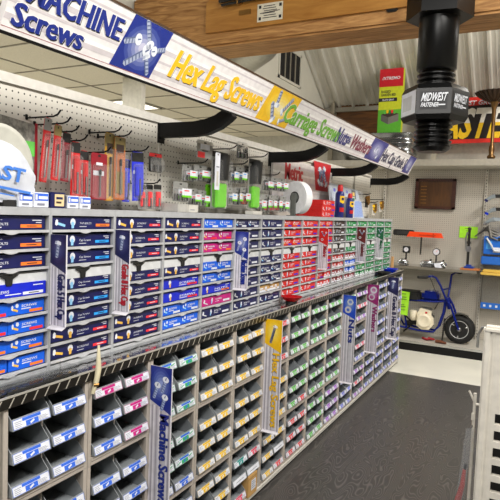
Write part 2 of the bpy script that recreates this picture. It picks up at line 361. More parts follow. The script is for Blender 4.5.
# end panel
p = MB(); p.box((-.3, LE-S0+.002, .0), (LX-GX, LE-S0+.016, ZC-.03), MATS['wall_grey']); p.build('end_panel', gd)
# worktop
wt = empty('worktop', (LX, S0, ZC-.03), 'long shiny tread-plate worktop on top of the bin cabinets', 'worktop')
m = MB(); m.box((GX-LX+.01, .0, .0), (.002, LE-S0+.02, .03), tread); m.build('plate', wt)
m = MB(); m.box((.002, 0, -.001), (.008, LE-S0+.02, .029), M('strip_black', '#2a2724', .35, .6)); y = .012
lug = M('lug_bright', '#d9d5ca', .3, .6)
while y < LE-S0:
    m.poly([(.0085, y, .001), (.0085, y+.005, .001), (.0085, y+.022, .027), (.0085, y+.017, .027)], lug); y += .042
m.box((-.002, 0, .0285), (.0085, LE-S0+.02, .0315), lug)
m.build('edge_trim', wt)

# lower bin cabinets
TB = [.682, .350, .053]; TH = [.298, .332, .297]; TN = ['top', 'middle', 'bottom']
def cabinet_proto(h, tn):
    o = empty('bin_cabinet', (0, 0, 0)); m = MB(); W = LP-.001
    m.box((-.36, 0.001, 0), (-.005, .012, h), beige); m.box((-.36, W-.012, 0), (-.005, W, h), beige)
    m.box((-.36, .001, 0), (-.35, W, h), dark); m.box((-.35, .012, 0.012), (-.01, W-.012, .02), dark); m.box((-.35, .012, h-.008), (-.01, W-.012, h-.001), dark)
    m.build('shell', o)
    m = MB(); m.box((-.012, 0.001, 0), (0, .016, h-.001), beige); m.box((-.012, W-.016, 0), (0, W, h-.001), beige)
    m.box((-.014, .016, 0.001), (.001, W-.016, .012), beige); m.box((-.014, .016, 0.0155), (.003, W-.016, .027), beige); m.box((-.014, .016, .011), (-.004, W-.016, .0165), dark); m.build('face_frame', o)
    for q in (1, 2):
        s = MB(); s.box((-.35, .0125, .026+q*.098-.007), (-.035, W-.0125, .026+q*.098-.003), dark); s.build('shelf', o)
    p = MB(); p.box((-.34, W/2-.002, .026), (-.03, W/2+.002, h-.02), beige); p.build('divider', o)
    return o
protos = [cabinet_proto(TH[k], TN[k]) for k in range(3)]
used = [False]*3
TIER_VIS = [0, 0, 0]
def inview(pts, marg=0):
    for p in pts:
        q = Vector(p)-CAM; d = q.dot(fwd)
        if d > .05:
            sx, sy = 250+F*q.dot(RT)/d, 250-F*q.dot(UP)/d
            if -marg < sx < 500+marg and -marg < sy < 500+marg: return True
    return False
# bins: one kind per label colour
def bin_label(m, cols):
    fr = (V(.0105, 0.0, .0), Y3, Z3)
def bin_proto(kind):
    W, D = .139, .26; o = MB(); t = .002
    prof = [(.008, 0.0), (-.001, .031), (-.05, .080), (-D, .080), (-D, 0)]
    for yy in (0, W-t):
        o.prism([(x, yy, z) for x, z in prof], (0, t, 0), bing)
    o.box((-D, t, 0), (.006, W-t, t), bing); o.box((-D, t, t), (-D+t, W-t, .08), bing)
    o.prism([(.008, t, 0), (-.001, t, .031), (-.003, t, .031), (.006, t, 0)], (0, W-2*t, 0), bing)
    ob = o.build('parts_bin')
    a, b = PAL[kind]; U = Y3; Vv = V(-.009, 0, .031).normalized(); fr = (V(.0078, .003, .002), U, Vv); w, h = W-.006, .0275
    l = MB(); l.rect(fr, (0, 0), (w, h), paper, .0005)
    if a:
        for q in ((0, 0, w, .001), (0, h-.001, w, h), (0, 0, .001, h), (w-.001, 0, w, h)): l.rect(fr, q[:2], q[2:], b or a, .0009)
        l.rect(fr, (w*.25, h*.64), (w*.75, h*.94), a, .001); l.rect(fr, (w*.33, h*.06), (w*.67, h*.58), b or a, .001); l.rect(fr, (w*.44, h*.2), (w*.56, h*.42), paper if b is None else a, .0014, .4)
        for k in range(4):
            l.rect(fr, (w*.05, h*(.14+.18*k)), (w*(.2+.03*(k % 2)), h*(.19+.18*k)), greyink, .001); l.rect(fr, (w*.68, h*(.1+.13*k)), (w*(.93-.04*(k % 2)), h*(.14+.13*k)), greyink, .001)
        if b is not None:
            l.rect(fr, (w*.08, h*.3), (w*.3, h*.42), b, .0012, .2); l.rect(fr, (w*.72, h*.55), (w*.93, h*.7), b, .0012, .2)
    else:
        l.rect(fr, (w*.2, h*.4), (w*.8, h*.5), greyink, .001)
    l.build('label_card', ob); return ob
PAL = {'blue': (M('label_blue', '#2f66d8', .5), None), 'magenta': (mag, None), 'greenblue': (MATS['label_blue'], M('label_green', '#2aa56a', .5)), 'yellow': (M('label_yellow', '#e9be1e', .5), None),
       'green': (leaf, None), 'red': (M('label_red', '#d93a3f', .5), None), 'pink': (pinkr, None), 'lilac': (lilac, None), 'teal': (teal, None), 'plain': (None, None), 'violet': (M('label_violet', '#a05ac8', .5), None)}
PALN = {'blue': 'white and blue', 'magenta': 'white and magenta', 'greenblue': 'blue and green', 'yellow': 'white and yellow', 'green': 'white and green', 'red': 'white and red', 'pink': 'pinkish', 'lilac': 'pale lilac-blue', 'teal': 'white and teal', 'plain': 'plain white', 'violet': 'pale violet'}
BINP = {k: bin_proto(k) for k in PAL}; BUSED = {}
def kind_of(c, t, r, s):
    if c == 0: return 'blue'
    if c == 1: return ('magenta' if (r == 0 or s == 1) else 'blue') if t == 0 else 'blue'
    if c == 2: return 'blue' if (t == 1 and r == 2) or t == 2 else 'greenblue'
    if c == 3: return 'yellow'
    if c == 4:
        if t < 2: return 'yellow'
        return [['teal', 'pink'], ['plain', 'plain'], ['pink', 'red']][r][s]
    if c == 5:
        if t == 0: return 'red'
        if t == 1: return 'yellow'
        return [['yellow', 'yellow'], ['yellow', 'plain'], ['yellow', 'red']][r][s]
    if c == 6: return ['green', 'red' if (r == 2 and s == 1) else 'green', 'red'][t]
    if c in (7, 8): return ['green', 'green', 'green' if c == 7 else 'violet'][t]
    if c == 9: return 'lilac' if t else 'green'
    if c == 10: return ['violet', 'lilac', 'violet'][t] if r != 1 else 'pink'
    return 'lilac'
RN = ['upper', 'centre', 'lower']; SN = ['left', 'right']
for c in range(NL):
    for t in range(3):
        base = V(LX, L0+c*LP, TB[t])
        corners = [base+V(0, dy, dz) for dy in (0, .165, .33) for dz in (0, .1, .2, .3)]
        if not inview(corners, 25): continue
        o = protos[t] if not used[t] else dup(protos[t]); used[t] = True
        o.location = base; tag(o, 'beige metal bin cabinet, %s tier, %s stack from the left end' % (TN[t], ORD[c]), 'cabinet', 'bin cabinets under the worktop')
        for r in range(3):
            for s in range(2):
                z = base.z+(.034 if t < 2 else .028)+(2-r)*.098-.003; y = base.y+(.0245 if s == 0 else .1755)
                if c == 4 and t == 2 and r == 2 and s == 1: continue
                if not inview([(LX, y, z), (LX, y+.139, z), (LX, y, z+.07), (LX, y+.139, z+.07)], 4): continue
                k = kind_of(c, t, r, s); b = BINP[k] if k not in BUSED else dup(BINP[k]); BUSED[k] = 1
                b.location = (LX+.003+random.uniform(-.004, .003), y, z)
                tag(b, 'grey bin with %s label, %s %s in %s cabinet of %s stack' % (PALN[k], RN[r], SN[s], TN[t], ORD[c]), 'bin', 'parts bins in the cabinets')
for k, b in BINP.items():
    if k not in BUSED:
        for ch in list(b.children): bpy.data.objects.remove(ch)
        bpy.data.objects.remove(b)

# ------------------------------------------------------------------ upper racks with boxes
ROWZ = [1.473, 1.4145, 1.3565, 1.268, 1.2105, 1.153, 1.096, 1.0385]; BH = .041
RD = .235
def rack_proto(top):
    rows = ROWZ[:3] if top else ROWZ[3:]; z0, z1 = (1.340, ZT) if top else (ZC, 1.340)
    o = empty('box_rack', (0, 0, 0)); m = MB(); W = CW-.0005
    m.box((-.03, .0005, 0), (0, .006, z1-z0), rackg); m.box((-.03, W-.006, 0), (0, W, z1-z0), rackg); m.box((-RD, .0005, 0), (-.03, .006, z1-z0), rackg if False else dark); m.box((-RD, W-.006, 0), (-.03, W, z1-z0), dark); m.box((-RD, .006, 0), (-RD+.004, W-.006, z1-z0), dark)  # inner sides and back coloured dark to stand for the shade between shelves
    if top: m.box((-RD, .006, z1-z0-.024), (0, W-.006, z1-z0), rackg)
    else: m.box((-RD, .006, z1-z0-.004), (-.012, W-.006, z1-z0), rackg); m.box((-RD, .006, 0), (-.002, W-.006, .012), rackg)
    m.build('shell', o)
    for zr in rows:
        s = MB(); z = zr-z0; s.box((-RD+.004, .0062, z-.003), (-.003, W-.0062, z-.001), dark); s.box((-.004, .0062, z-.0095), (.002, W-.0062, z-.001), lip)  # dark tray plate: shadow gap above the boxes put into its colour
        n = 8; s.prism([(.0015, W/2-.028, z-.009)]+[(.0015, W/2-.028+.056*k/n, z-.009-.006*math.sin(PI*k/n)) for k in range(1, n)]+[(.0015, W/2+.028, z-.009)], (.003, 0, 0), lip)
        s.build('shelf_tray', o)
    if not top:
        h = MB(); zz = z1-z0; h.box((-.012, .006, zz-.036), (-.009, W-.006, zz-.004), M('header_white', '#d4d6d8', .4)); h.build('header_panel', o)
        h = MB(); h.prism([(-.0088, W/2-.035, zz-.004), (-.0088, W/2-.012, zz-.016), (-.0088, W/2-.010, zz-.036), (-.0088, W/2+.010, zz-.036), (-.0088, W/2+.012, zz-.016), (-.0088, W/2+.035, zz-.004)], (.006, 0, 0), blackp); h.build('stop_bracket', o)
    return o
RK = [rack_proto(True), rack_proto(False)]; RU = [0, 0]
for c in range(NU):
    for t in range(2):
        o = RK[t] if not RU[t] else dup(RK[t]); RU[t] = 1
        o.location = (UX, S0+c*CW, 1.340 if t == 0 else ZC)
        tag(o, 'grey metal box rack, %s unit in %s column from the left' % (('three-shelf upper', 'five-shelf lower')[t], ORD[c]), 'rack', 'box racks on the worktop')
# boxes
lnavy = M('light_navy_line', '#26307c', .5)
def box_proto(full, body, tagm, style, words):
    W = .281 if full else .139; m = MB(); D = .2; h = BH
    m.box((-D, 0, 0), (0, W, h), body); fr = (V(0, 0, 0), Y3, Z3)
    m.rect(fr, (0, h-.0015), (W, h), lnavy if body is navy else body, .0005)
    wht = paper if style != 'pale' else ink
    if style == 'bolts':     # writing left, no pictures
        m.text(fr, words, W*.26, .014, .007, wht, W*.24, .0007, .1, .01); m.text(fr, 'No Torque', W*.26, .029, .0035, wht, W*.17); m.rect(fr, (W*.26, .006), (W*.42, .009), wht)
        m.rect(fr, (W*.66, .006), (W*.95, .0165), tagm, .0008); m.rect(fr, (W*.74, .010), (W*.88, .0125), ink, .0011)
        m.rect(fr, (W*.82, .028), (W*.95, .0305), wht); m.rect(fr, (W*.87, .021), (W*.95, .0235), wht)
    elif style in ('screw', 'screwy', 'head'):
        hc = {'screw': M('print_blue_steel', '#8cc4ec', .4), 'screwy': M('print_gold_steel', '#e8b64c', .4), 'head': M('print_blue_steel', '#8cc4ec', .4)}[style]
        if style != 'head' or True:
            m.rect(fr, (W*.07, .012), (W*.21, .0205), hc, .0007, -.16*1.5); m.shape(fr, [(W*.05, .016), (W*.075, .012), (W*.095, .017), (W*.095, .03), (W*.075, .034), (W*.055, .029)], paper, .0009)
        cx, cy = W*.33, .024
        m.shape(fr, [(cx+.012*math.cos(a), cy+.013*math.sin(a)) for a in [k*PI/5 for k in range(10)]], paper, .0008)
        m.shape(fr, [(cx-.008, cy-.002), (cx-.006, cy-.021), (cx+.004, cy-.021), (cx+.007, cy-.003), (cx, cy+.002)], hc, .0011)
        m.text(fr, words, W*.44, .017, .0065, wht, W*.2, .0007, .1, .0); m.rect(fr, (W*.44, .008), (W*.56, .0098), wht, .0007)
        m.rect(fr, (W*.72, .009), (W*.97, .0185), tagm, .0008); m.rect(fr, (W*.79, .0125), (W*.91, .0150), ink if tagm is not redt else paper, .0011)
        m.rect(fr, (W*.87, .031), (W*.97, .0335), wht); m.rect(fr, (W*.90, .0245), (W*.97, .027), wht)
    elif style == 'tagged':  # plain carton: writing in the middle, tag right
        m.text(fr, words, W*.05 if full and body is royal and tagm is paper else W*.45, .014, .0085, wht, W*.45 if full else W*.3, .0007, .1, .015); m.rect(fr, (W*.45, .007), (W*.66, .010), wht)
        m.rect(fr, (W*.68, .004), (W*.96, .013), tagm, .0008); m.rect(fr, (W*.76, .007), (W*.9, .0095), ink, .0011); m.rect(fr, (W*.82, .03), (W*.96, .033), wht)
        if full and tagm is not paper:
            m.shape(fr, [(W*.2+.010*math.cos(k*PI/4), .025+.011*math.sin(k*PI/4)) for k in range(8)], paper, .0008); m.rect(fr, (W*.19, .004), (W*.225, .022), M('print_gold_steel', '#e8b64c', .4), .0009)
    elif style == 'half':
        gs = M('print_gold_steel', '#e8b64c', .4) if tagm is not paper else M('print_blue_steel', '#8cc4ec', .4)
        m.rect(fr, (W*.10, .012), (W*.27, .0185), gs, .0008, -.35); m.shape(fr, [(W*.09, .018), (W*.12, .014), (W*.145, .026), (W*.12, .031), (W*.09, .027)], paper, .0011); m.shape(fr, [(W*.24+.006*math.cos(k*PI/4), .028+.007*math.sin(k*PI/4)) for k in range(8)], paper, .0011)
        m.text(fr, words, W*.36, .022, .0075, wht, W*.42, .0007, .1, .015); m.rect(fr, (W*.36, .015), (W*.62, .018), wht); m.rect(fr, (W*.58, .003), (W*.95, .012), tagm, .0008)
    elif style == 'hw':      # hardware picture row
        m.rect(fr, (W*.06, .010), (W*.2, .016), silver, .0007, -.3); m.shape(fr, [(W*.06, .018), (W*.09, .013), (W*.12, .028), (W*.08, .033)], paper, .0008)
        m.shape(fr, [(W*.34+.008*math.cos(k*PI/4), .023+.013*math.sin(k*PI/4)) for k in range(8)], paper, .0008); m.rect(fr, (W*.31, .006), (W*.34, .022), M('print_blue_steel', '#8cc4ec', .4), .001)
        m.text(fr, words, W*.45, .02, .008, wht, W*.22, .0007, .1, .01); m.rect(fr, (W*.45, .012), (W*.58, .0145), wht)
        m.rect(fr, (W*.72, .006), (W*.95, .016), tagm, .0008)
    elif style == 'pale':
        m.rect(fr, (0, .0), (W, .014), paper, .0006); m.rect(fr, (W*.1, .018), (W*.4, .026), paper, .0007); m.rect(fr, (W*.55, .016), (W*.75, .03), paper, .0007); m.rect(fr, (W*.62, .004), (W*.8, .010), body, .0009)
    return m.build('screw_box')
BK = {
 'tapN': (1, navy, orange, 'bolts', 'TAP BOLTS', 'navy tap bolt box with orange tag'),
 'navO': (1, navy, orange, 'screw', 'TAP BOLTS', 'navy bolt box with orange tag'),
 'navC': (1, navy, cyan, 'screw', 'Cap Screws', 'navy screw box with light blue tag'),
 'navR': (1, navy, redt, 'screwy', 'SCREWS', 'navy screw box with red tag'),
 'royW': (1, royal, paper, 'tagged', 'MACHINE SCREWS', 'royal blue machine screw box with white tag'),
 'royR': (1, royal, redt, 'tagged', 'SCREWS', 'royal blue screw box with red tag'),
 'royO': (1, royal, orange, 'tagged', 'NUTS', 'royal blue box with orange tag'),
 'skyR': (0, sky, redt, 'half', 'SCREWS', 'short bright blue box with red tag'),
 'skyO': (0, sky, orange, 'half', 'SCREWS', 'short bright blue box with orange tag'),
 'skyW': (0, sky, paper, 'half', 'SCREWS', 'short bright blue box with white tag'),
 'magR': (0, mag, redt, 'half', 'WASHERS', 'short magenta box with red tag'),
 'magO': (0, mag, orange, 'half', 'WASHERS', 'short magenta box with orange tag'),
 'magF': (1, mag, paper, 'hw', 'WASHERS', 'long magenta washer box with white tag'),
 'navH': (0, navy, paper, 'half', 'NUTS', 'short navy box with white tag'),
 'navW': (1, navy, paper, 'hw', 'BOLTS', 'navy bolt box with white tag'),
 'redF': (1, red, royal, 'hw', 'SCREWS', 'red screw box with blue tag'),
 'redH': (0, red, royal, 'half', 'SCREWS', 'short red screw box'),
 'redP': (0, red, red, 'pale', '', 'short red and white box'),
 'kra': (0, kraft, paper, 'pale', '', 'short kraft brown box with white label'),
 'bro': (1, brown, paper, 'hw', 'SCREWS', 'dark brown screw box with white tag'),
 'mar': (0, maroon, paper, 'pale', '', 'short maroon and white box'),
 'gre': (1, green, paper, 'hw', 'SCREWS', 'green screw box with white tag'),
 'grh': (0, green, paper, 'pale', '', 'short green and white box'),
 'skp': (0, sky, paper, 'pale', '', 'short blue and white box')}
PLAN = {
 0: ['tapN','tapN','tapN','royW','skyR skyO','skyR skyR','skyO skyO','skyO skyO'],
 1: ['navO','navC','navC','navC','navC','navC','navR','navR'], 2: ['navR']*8,
 3: ['navR','navR','navR','navR','royR','royR','skyW skyW','skyW skyW'],
 4: ['skyW skyW','magR magR','magR magO','skyW skyW','skyW skyW','royO','magF','navW'],
 5: ['navH navH','navW','navW','navW','navW','navW','navW','navW'],
 6: ['navW','navW','navW','navH navH','navH navH','navH navH','kra kra','navW'],
 7: ['redH redH','redF','redH redH','redF','redF','redF','redF','redF'], 8: ['redF']*8,
 9: ['redH redH','redF','redF','redF','redF','redF','redH redP','redP redP'],
 10: ['bro','bro','bro','bro','redP redP','redP redP','mar mar','mar mar'],
 11: ['gre','gre','gre','gre','mar mar','skp skp','skp skp','mar mar'],
 12: ['gre','gre','gre','gre','gre','gre','gre','grh grh'], 13: ['gre']*7+['grh grh'], 14: ['gre']*8, 15: ['gre']*8}
BP = {}
RW = ['topmost', 'second', 'third', 'fourth', 'fifth', 'sixth', 'seventh', 'bottom']
for c, rows in PLAN.items():
    for r, spec in enumerate(rows):
        ks = spec.split()
        for i, k in enumerate(ks):
            full, body, tg, st, wd, lb = BK[k]
            if k not in BP: b = BP[k] = box_proto(full, body, tg, st, wd)
            else: b = dup(BP[k])
            y = S0+c*CW+.0125+(.142*i if len(ks) > 1 else 0)
            b.location = (UX-.006-random.uniform(0, .008), y+random.uniform(-.001, .001), ROWZ[r]-.0005)
            side = '' if len(ks) == 1 else (', left', ', right')[i]
            tag(b, '%s%s on %s shelf of %s rack column' % (lb, side, RW[r], ORD[c]), 'box', 'screw boxes in the racks')

# ------------------------------------------------------------------ flag signs
stripe1 = M('silver_sheet', '#c3c0c8', .4); stripe2 = M('silver_band', '#9d99a4', .4); stripe3 = M('pale_band', '#dcd9df', .4)
def mini_screw(m, fr, x, y, L, w, ang, head='pan', lift=.0012, c1=None):
    ca, sa = math.cos(ang), math.sin(ang); c1 = c1 or M('screw_print', '#aab4cc', .4); c2 = M('screw_print_dark', '#5d6a92', .4); c3 = M('screw_print_light', '#e6ebf4', .4)
    T = lambda a, b: (x+a*ca-b*sa, y+a*sa+b*ca)
    m.shape(fr, [T(0, -w), T(L, -w), T(L+w*.5, 0), T(L, w), T(0, w)], c1, lift); m.shape(fr, [T(0, -w), T(L, -w), T(L, -w*.5), T(0, -w*.5)], c2, lift+.0002)
    n = max(4, int(L/(w*1.3)))
    for k in range(n):
        a = L*(k+.3)/n; m.shape(fr, [T(a, -w*.9), T(a+L/n*.35, -w*.9), T(a+L/n*.6, w*.9), T(a+L/n*.25, w*.9)], c2, lift+.0003)
    hw = w*2
    if head == 'pan': m.shape(fr, [T(-hw*.3-hw*.8*math.sin(a), hw*math.cos(a)) for a in [k*PI/8 for k in range(16)]], c3, lift+.0004); m.shape(fr, [T(-hw*.1, -hw*.15), T(-hw*.9, -hw*.1), T(-hw*.9, hw*.1), T(-hw*.1, hw*.15)], c2, lift+.0008)
    else: m.shape(fr, [T(0, -hw), T(0, hw), T(-w*1.4, hw*.9), T(-w*1.8, 0), T(-w*1.4, -hw*.9)], c3, lift+.0004); m.shape(fr, [T(-w*.3, -hw), T(-w*.3, -hw*.3), T(-w*1.6, -hw*.3), T(-w*1.4, -hw*.9)], c1, lift+.0006)
def ring(m, fr, x, y, ro, ri, mat, lift=.0012, n=18, sq=1.0):
    for k in range(n):
        a, b = 2*PI*k/n, 2*PI*(k+1)/n
        m.shape(fr, [(x+ri*math.cos(a), y+ri*sq*math.sin(a)), (x+ro*math.cos(a), y+ro*sq*math.sin(a)), (x+ro*math.cos(b), y+ro*sq*math.sin(b)), (x+ri*math.cos(b), y+ri*sq*math.sin(b))], mat, lift)
HEX = {}
def blend(a, b, t):
    ca, cb = HEXOF[a.name], HEXOF[b.name]; h = '#'+''.join('%02x' % int(int(ca[i:i+2], 16)*(1-t)+int(cb[i:i+2], 16)*t) for i in (1, 3, 5))
    return M('ink_'+h[1:], h, .4)
def flag(y, xw, w, z0, z1, headm, glow, words, tm, pic, label, body=stripe1, pale=stripe3, wfrac=.52):
    o = empty('flag_sign', (xw, y, z1), label, 'sign', 'flag signs on the bin cabinets' if w > .08 else 'flag signs on the box racks'); H = z1-z0; hp = w*1.55
    m = MB(); m.box((0.001, 0, -H), (w, .003, 0), body); m.box((.0, -.001, -H), (.004, .005, 0), pale); m.box((w-.003, -.001, -H), (w+.001, .004, 0), pale)
    fr = (V(0, -.0004, -H), X3, Z3)
    for a, b, mt in ((.10, .16, stripe2), (.16, .24, pale), (.30, .35, stripe2), (.42, .5, pale), (.5, .56, stripe2), (.8, .86, pale), (.9, .96, stripe2)): m.rect(fr, (w*a, .0), (w*b, H-hp), mt, .0003)
    m.prism([(0, .004, -H-.001), (w, .004, -H-.001), (w, -.014, -H-.010), (0, -.014, -H-.010)], (0, 0, -.002), pale); m.build('panel', o)
    p = MB(); fr = (V(0, -.0012, 0), X3, Z3)
    p.shape(fr, [(0, 0), (0, -hp*.88), (w, -hp*1.18), (w, 0)], headm, .0)
    if glow:      # printed soft spot: nested rings of ink
        for q in range(5):
            f = 1-q*.19; p.shape(fr, [(w*.5+w*.46*f*math.cos(k*PI/8), -hp*.45+hp*.42*f*math.sin(k*PI/8)) for k in range(16)], blend(headm, glow, (q+1)/5), .0003+.0001*q)
    if pic == 'machine':
        for a, b in ((.34, -.5), (.72, -.33), (.7, -.78)): mini_screw(p, fr, w*a, hp*b, w*.5, w*.075, math.radians(252), c1=M('screw_pale', '#9fb0d8', .4))
    elif pic == 'hexlag': mini_screw(p, fr, w*.58, -hp*.28, w*.9, w*.075, math.radians(255), 'hex', c1=chrome); 
    elif pic == 'nuts':
        ring(p, fr, w*.55, -hp*.33, w*.26, w*.14, silver, .001, 6); ring(p, fr, w*.4, -hp*.72, w*.26, w*.12, stripe1, .001)
    elif pic == 'wash':
        ring(p, fr, w*.55, -hp*.3, w*.3, w*.16, silver, .001); ring(p, fr, w*.4, -hp*.7, w*.28, w*.17, stripe1, .001)
    elif pic == 'cap': mini_screw(p, fr, w*.5, -hp*.3, w*.6, w*.1, math.radians(262), 'hex')
    elif pic == 'assort':
        mini_screw(p, fr, w*.3, -hp*.25, w*.4, w*.05, math.radians(300), 'hex'); mini_screw(p, fr, w*.75, -hp*.3, w*.4, w*.05, math.radians(240)); ring(p, fr, w*.35, -hp*.75, w*.14, w*.07, silver)
    p.build('picture', o)
    tt = MB(); L = H-hp*1.25; fr2 = (V(w*.62, -.0016, -hp*1.2), X3, Z3)
    th = w*.40*wfrac/.52; LL = 1.04*L*{'Nuts': .36, 'Washers': .55, 'Metric': .5, 'Stainless': .72}.get(words, .93 if w > .08 else .86)
    tt.text(fr2, words, -w*.12, -.002, th, M('text_shade', '#4c4954', .5), LL, .0005, 0, .03, ang=-PI/2); [tt.text(fr2, words, -w*.1, q*th*.05, th, tm, LL, .001+.0001*(q+1), 0, .01, ang=-PI/2) for q in (-1, 0, 1)]; tt.build('lettering', o)
    return o
bluei = M('print_blue', '#142a86', .4); blueg = M('print_blue_glow', '#8f9fd2', .4); navyi = M('print_navy', '#1a1a4a', .4); redi = M('print_red', '#b01c2c', .4); yel = M('print_yellow', '#e8b80c', .4); yelg = M('print_yellow_glow', '#f0d878', .4)
magi = M('print_magenta', '#8e1a68', .4); magg = M('print_magenta_glow', '#c99bc0', .4); nvg = M('print_navy_glow', '#4a4f80', .4)
W2 = .098
flag(1.703, LX, W2, .405, .956, bluei, blueg, 'Machine Screws', bluei, 'machine', 'tall flag sign, blue screw picture, blue words Machine Screws, below worktop')
flag(2.70, LX, W2, .378, .986, yel, yelg, 'Hex Lag Screws', yel, 'hexlag', 'tall flag sign with yellow lag screw picture and yellow lettering')
flag(4.03, LX, W2, .31, .966, M('print_cobalt', '#1846c0', .4), blueg, 'Nuts', bluei, 'nuts', 'tall flag sign with cobalt picture of a nut and washer, word Nuts')
flag(4.675, LX, W2, .41, .984, magi, magg, 'Washers', magi, 'wash', 'tall flag sign with magenta picture of two washers')
flag(5.40, LX, W2, .395, .985, navyi, nvg, 'Grade 8 Hex Cap', navyi, 'cap', 'tall navy flag sign at far end of bin cabinets, hex cap picture')
w3 = .068
flag(1.303, UX, w3, 1.163, 1.458, navyi, nvg, 'Grade 5 Hex Cap', navyi, 'cap', 'short navy flag sign on racks, words Grade 5 Hex Cap', wfrac=.6)
flag(1.611, UX, w3, 1.168, 1.470, navyi, nvg, 'Grade 8 Hex Cap', redi, 'cap', 'short navy flag sign on racks with red words Grade 8 Hex Cap', wfrac=.6)
flag(2.526, UX, w3+.01, 1.163, 1.453, bluei, blueg, 'Machine Screws', bluei, 'machine', 'short flag sign on racks with blue picture and words Machine Screws', wfrac=.6, body=stripe3)
flag(3.745, UX, w3, 1.182, 1.462, red, None, 'Metric', redi, 'assort', 'short white flag sign with red picture between red boxes', body=stripe3)
flag(4.655, UX, w3+.008, 1.178, 1.467, M('print_maroon', '#6a1a20', .4), None, 'Stainless', M('print_maroon', '#6a1a20', .4), 'assort', 'short grey flag sign with maroon picture among green boxes')
flag(5.285, UX, w3, 1.176, 1.464, M('print_dark_green', '#14603c', .4), None, 'Metric', M('print_dark_green', '#14603c', .4), 'assort', 'short grey flag sign with dark green picture near rack end')

# ------------------------------------------------------------------ the long header sign
sg = empty('header_sign', (-1.272, S0, 1.995), 'long tilted header sign over the racks, reading Machine Screws to Hex Cap', 'sign')
SH = math.hypot(.081, .177); SU = Y3; SV = V(.081, 0, .177).normalized(); SN_ = SU.cross(SV).normalized(); SLN = YE-S0
face = M('sign_face', '#e6e2e2', .3); band = M('sign_band', '#cdc6ca', .3); band2 = M('sign_band_light', '#f2f0ef', .3)
m = MB(); O = V(0, 0, 0)
def sp(a, b, n=0): return O+SU*a+SV*b+SN_*n
m.prism([sp(0, 0), sp(SLN, 0), sp(SLN, SH), sp(0, SH)], -SN_*.02, face)
fr = (O, SU, SV)
for b0, b1, mt in ((.034, .050, band), (.05, .062, band2), (.078, .086, band), (.112, .128, band), (.128, .14, band2), (.165, .172, band)): m.rect(fr, (0.002, b0), (SLN-.002, b1), mt, .0004)
m.rect(fr, (0, .0135), (SLN, .015), M('sign_red_line', '#a03040', .4), .0005); m.build('panel', sg)
m = MB(); m.prism([sp(-.01, -.006, .002), sp(SLN+.01, -.006, .002), sp(SLN+.01, .003, .002), sp(-.01, .003, .002)], -SN_*.03, black); m.prism([sp(-.01, SH-.002, .002), sp(SLN+.01, SH-.002, .002), sp(SLN+.01, SH+.005, .002), sp(-.01, SH+.005, .002)], -SN_*.03, M('brown_trim', '#4c3420', .5)); m.build('frame', sg)
def sy(px, py): return atX(px, py, -1.232).y-S0
def sign_text(txt, x, y, h, w, mat, shear=.0, bold=.02, sh=ink):
    t = MB(); b = h*.045
    for k, dx in enumerate((-b, 0, b)): t.text(fr, txt, x+.005+dx, y-.003, h, sh, w, .0008+.0001*k, shear, .01)
    for k, dx in enumerate((-b*1.7, b*1.7)): t.text(fr, txt, x+dx, y+.0015, h, band2, w, .0012+.0001*k, shear, .012)
    for k, dx in enumerate((-b, 0, b)): t.text(fr, txt, x+dx, y, h, mat, w, .0016+.0001*k, shear, min(bold, .012))
    t.build('lettering', sg)
sign_text('MACHINE', sy(26, 5), 0.094, .064, sy(121, 27)-sy(26, 5)-.012, bluei, 0, .035); sign_text('Screws', sy(18, 20), .025, .058, sy(87, 44)-sy(18, 20), bluei, 0, .035)
x0, x1 = sy(172, 67), sy(262, 102); sign_text('Hex Lag Screws', x0, .049, .100, x1-x0-.02, M('sign_yellow', '#f0c018', .4), .22, .03)
x0, x1 = sy(285, 110), sy(340, 138); sign_text('Carriage Screws', x0, .05, .098, x1-x0-.02, M('sign_green', '#6cae2c', .4), .2, .028)
x0, x1 = sy(336, 137), sy(347.5, 143); sign_text('Nuts', x0, .05, .098, x1-x0, M('sign_navy', '#2b2a76', .4), .2, .03)
x0, x1 = sy(347.5, 143), sy(350.5, 144); sign_text('&', x0, .07, .05, x1-x0, MATS['sign_navy'], .2, .0)
x0, x1 = sy(351, 144), sy(370, 151); sign_text('Washers', x0, .05, .098, x1-x0, M('sign_maroon', '#7a1c3c', .4), .2, .025)
x0, x1 = sy(382, 157), sy(405, 167); sign_text('Hex Cap Grade 5', x0, .045, .1, x1-x0, M('sign_dark', '#2a284a', .4), .2, .03)
def sign_pic(a, b, skew, bg, glow, screws, nm):
    p = MB(); p.shape(fr, [(a, .016), (b-skew, .016), (b, SH-.004), (a+skew, SH-.004)], bg, .0008)
    cx, cy = (a+b)/2, SH*.52
    for q in range(5):
        f = 1-q*.19; p.shape(fr, [(cx+(b-a)*.36*f*math.cos(k*PI/8), cy+.075*f*math.sin(k*PI/8)) for k in range(16)], blend(bg, glow, (q+1)/5), .0009+.0001*q)
    for (dx, dy, L, w, an, hd) in screws: mini_screw(p, fr, cx+dx*(b-a), cy+dy*SH, L, w, math.radians(an), hd, .0016)
    p.build('picture', sg)
sign_pic(sy(117, 60), sy(164, 50), .04, bluei, M('sign_glow', '#c4c4da', .4), ((.1, .12, .08, .010, 122, 'pan'), (.06, -.04, .095, .011, 218, 'pan'), (-.16, .1, .055, .010, 200, 'pan'), (.26, .04, .05, .009, 20, 'pan'), (.14, -.14, .055, .009, 300, 'hex')), 'p')
sign_pic(sy(261, 118), sy(295, 108), .05, yel, M('sign_glow_yellow', '#efe0a8', .4), ((-.12, .1, .06, .014, 95, 'hex'), (.1, -.04, .10, .012, 50, 'hex'), (-.1, -.3, .09, .014, 128, 'hex'), (.12, -.32, .06, .009, 20, 'hex')), 'p')
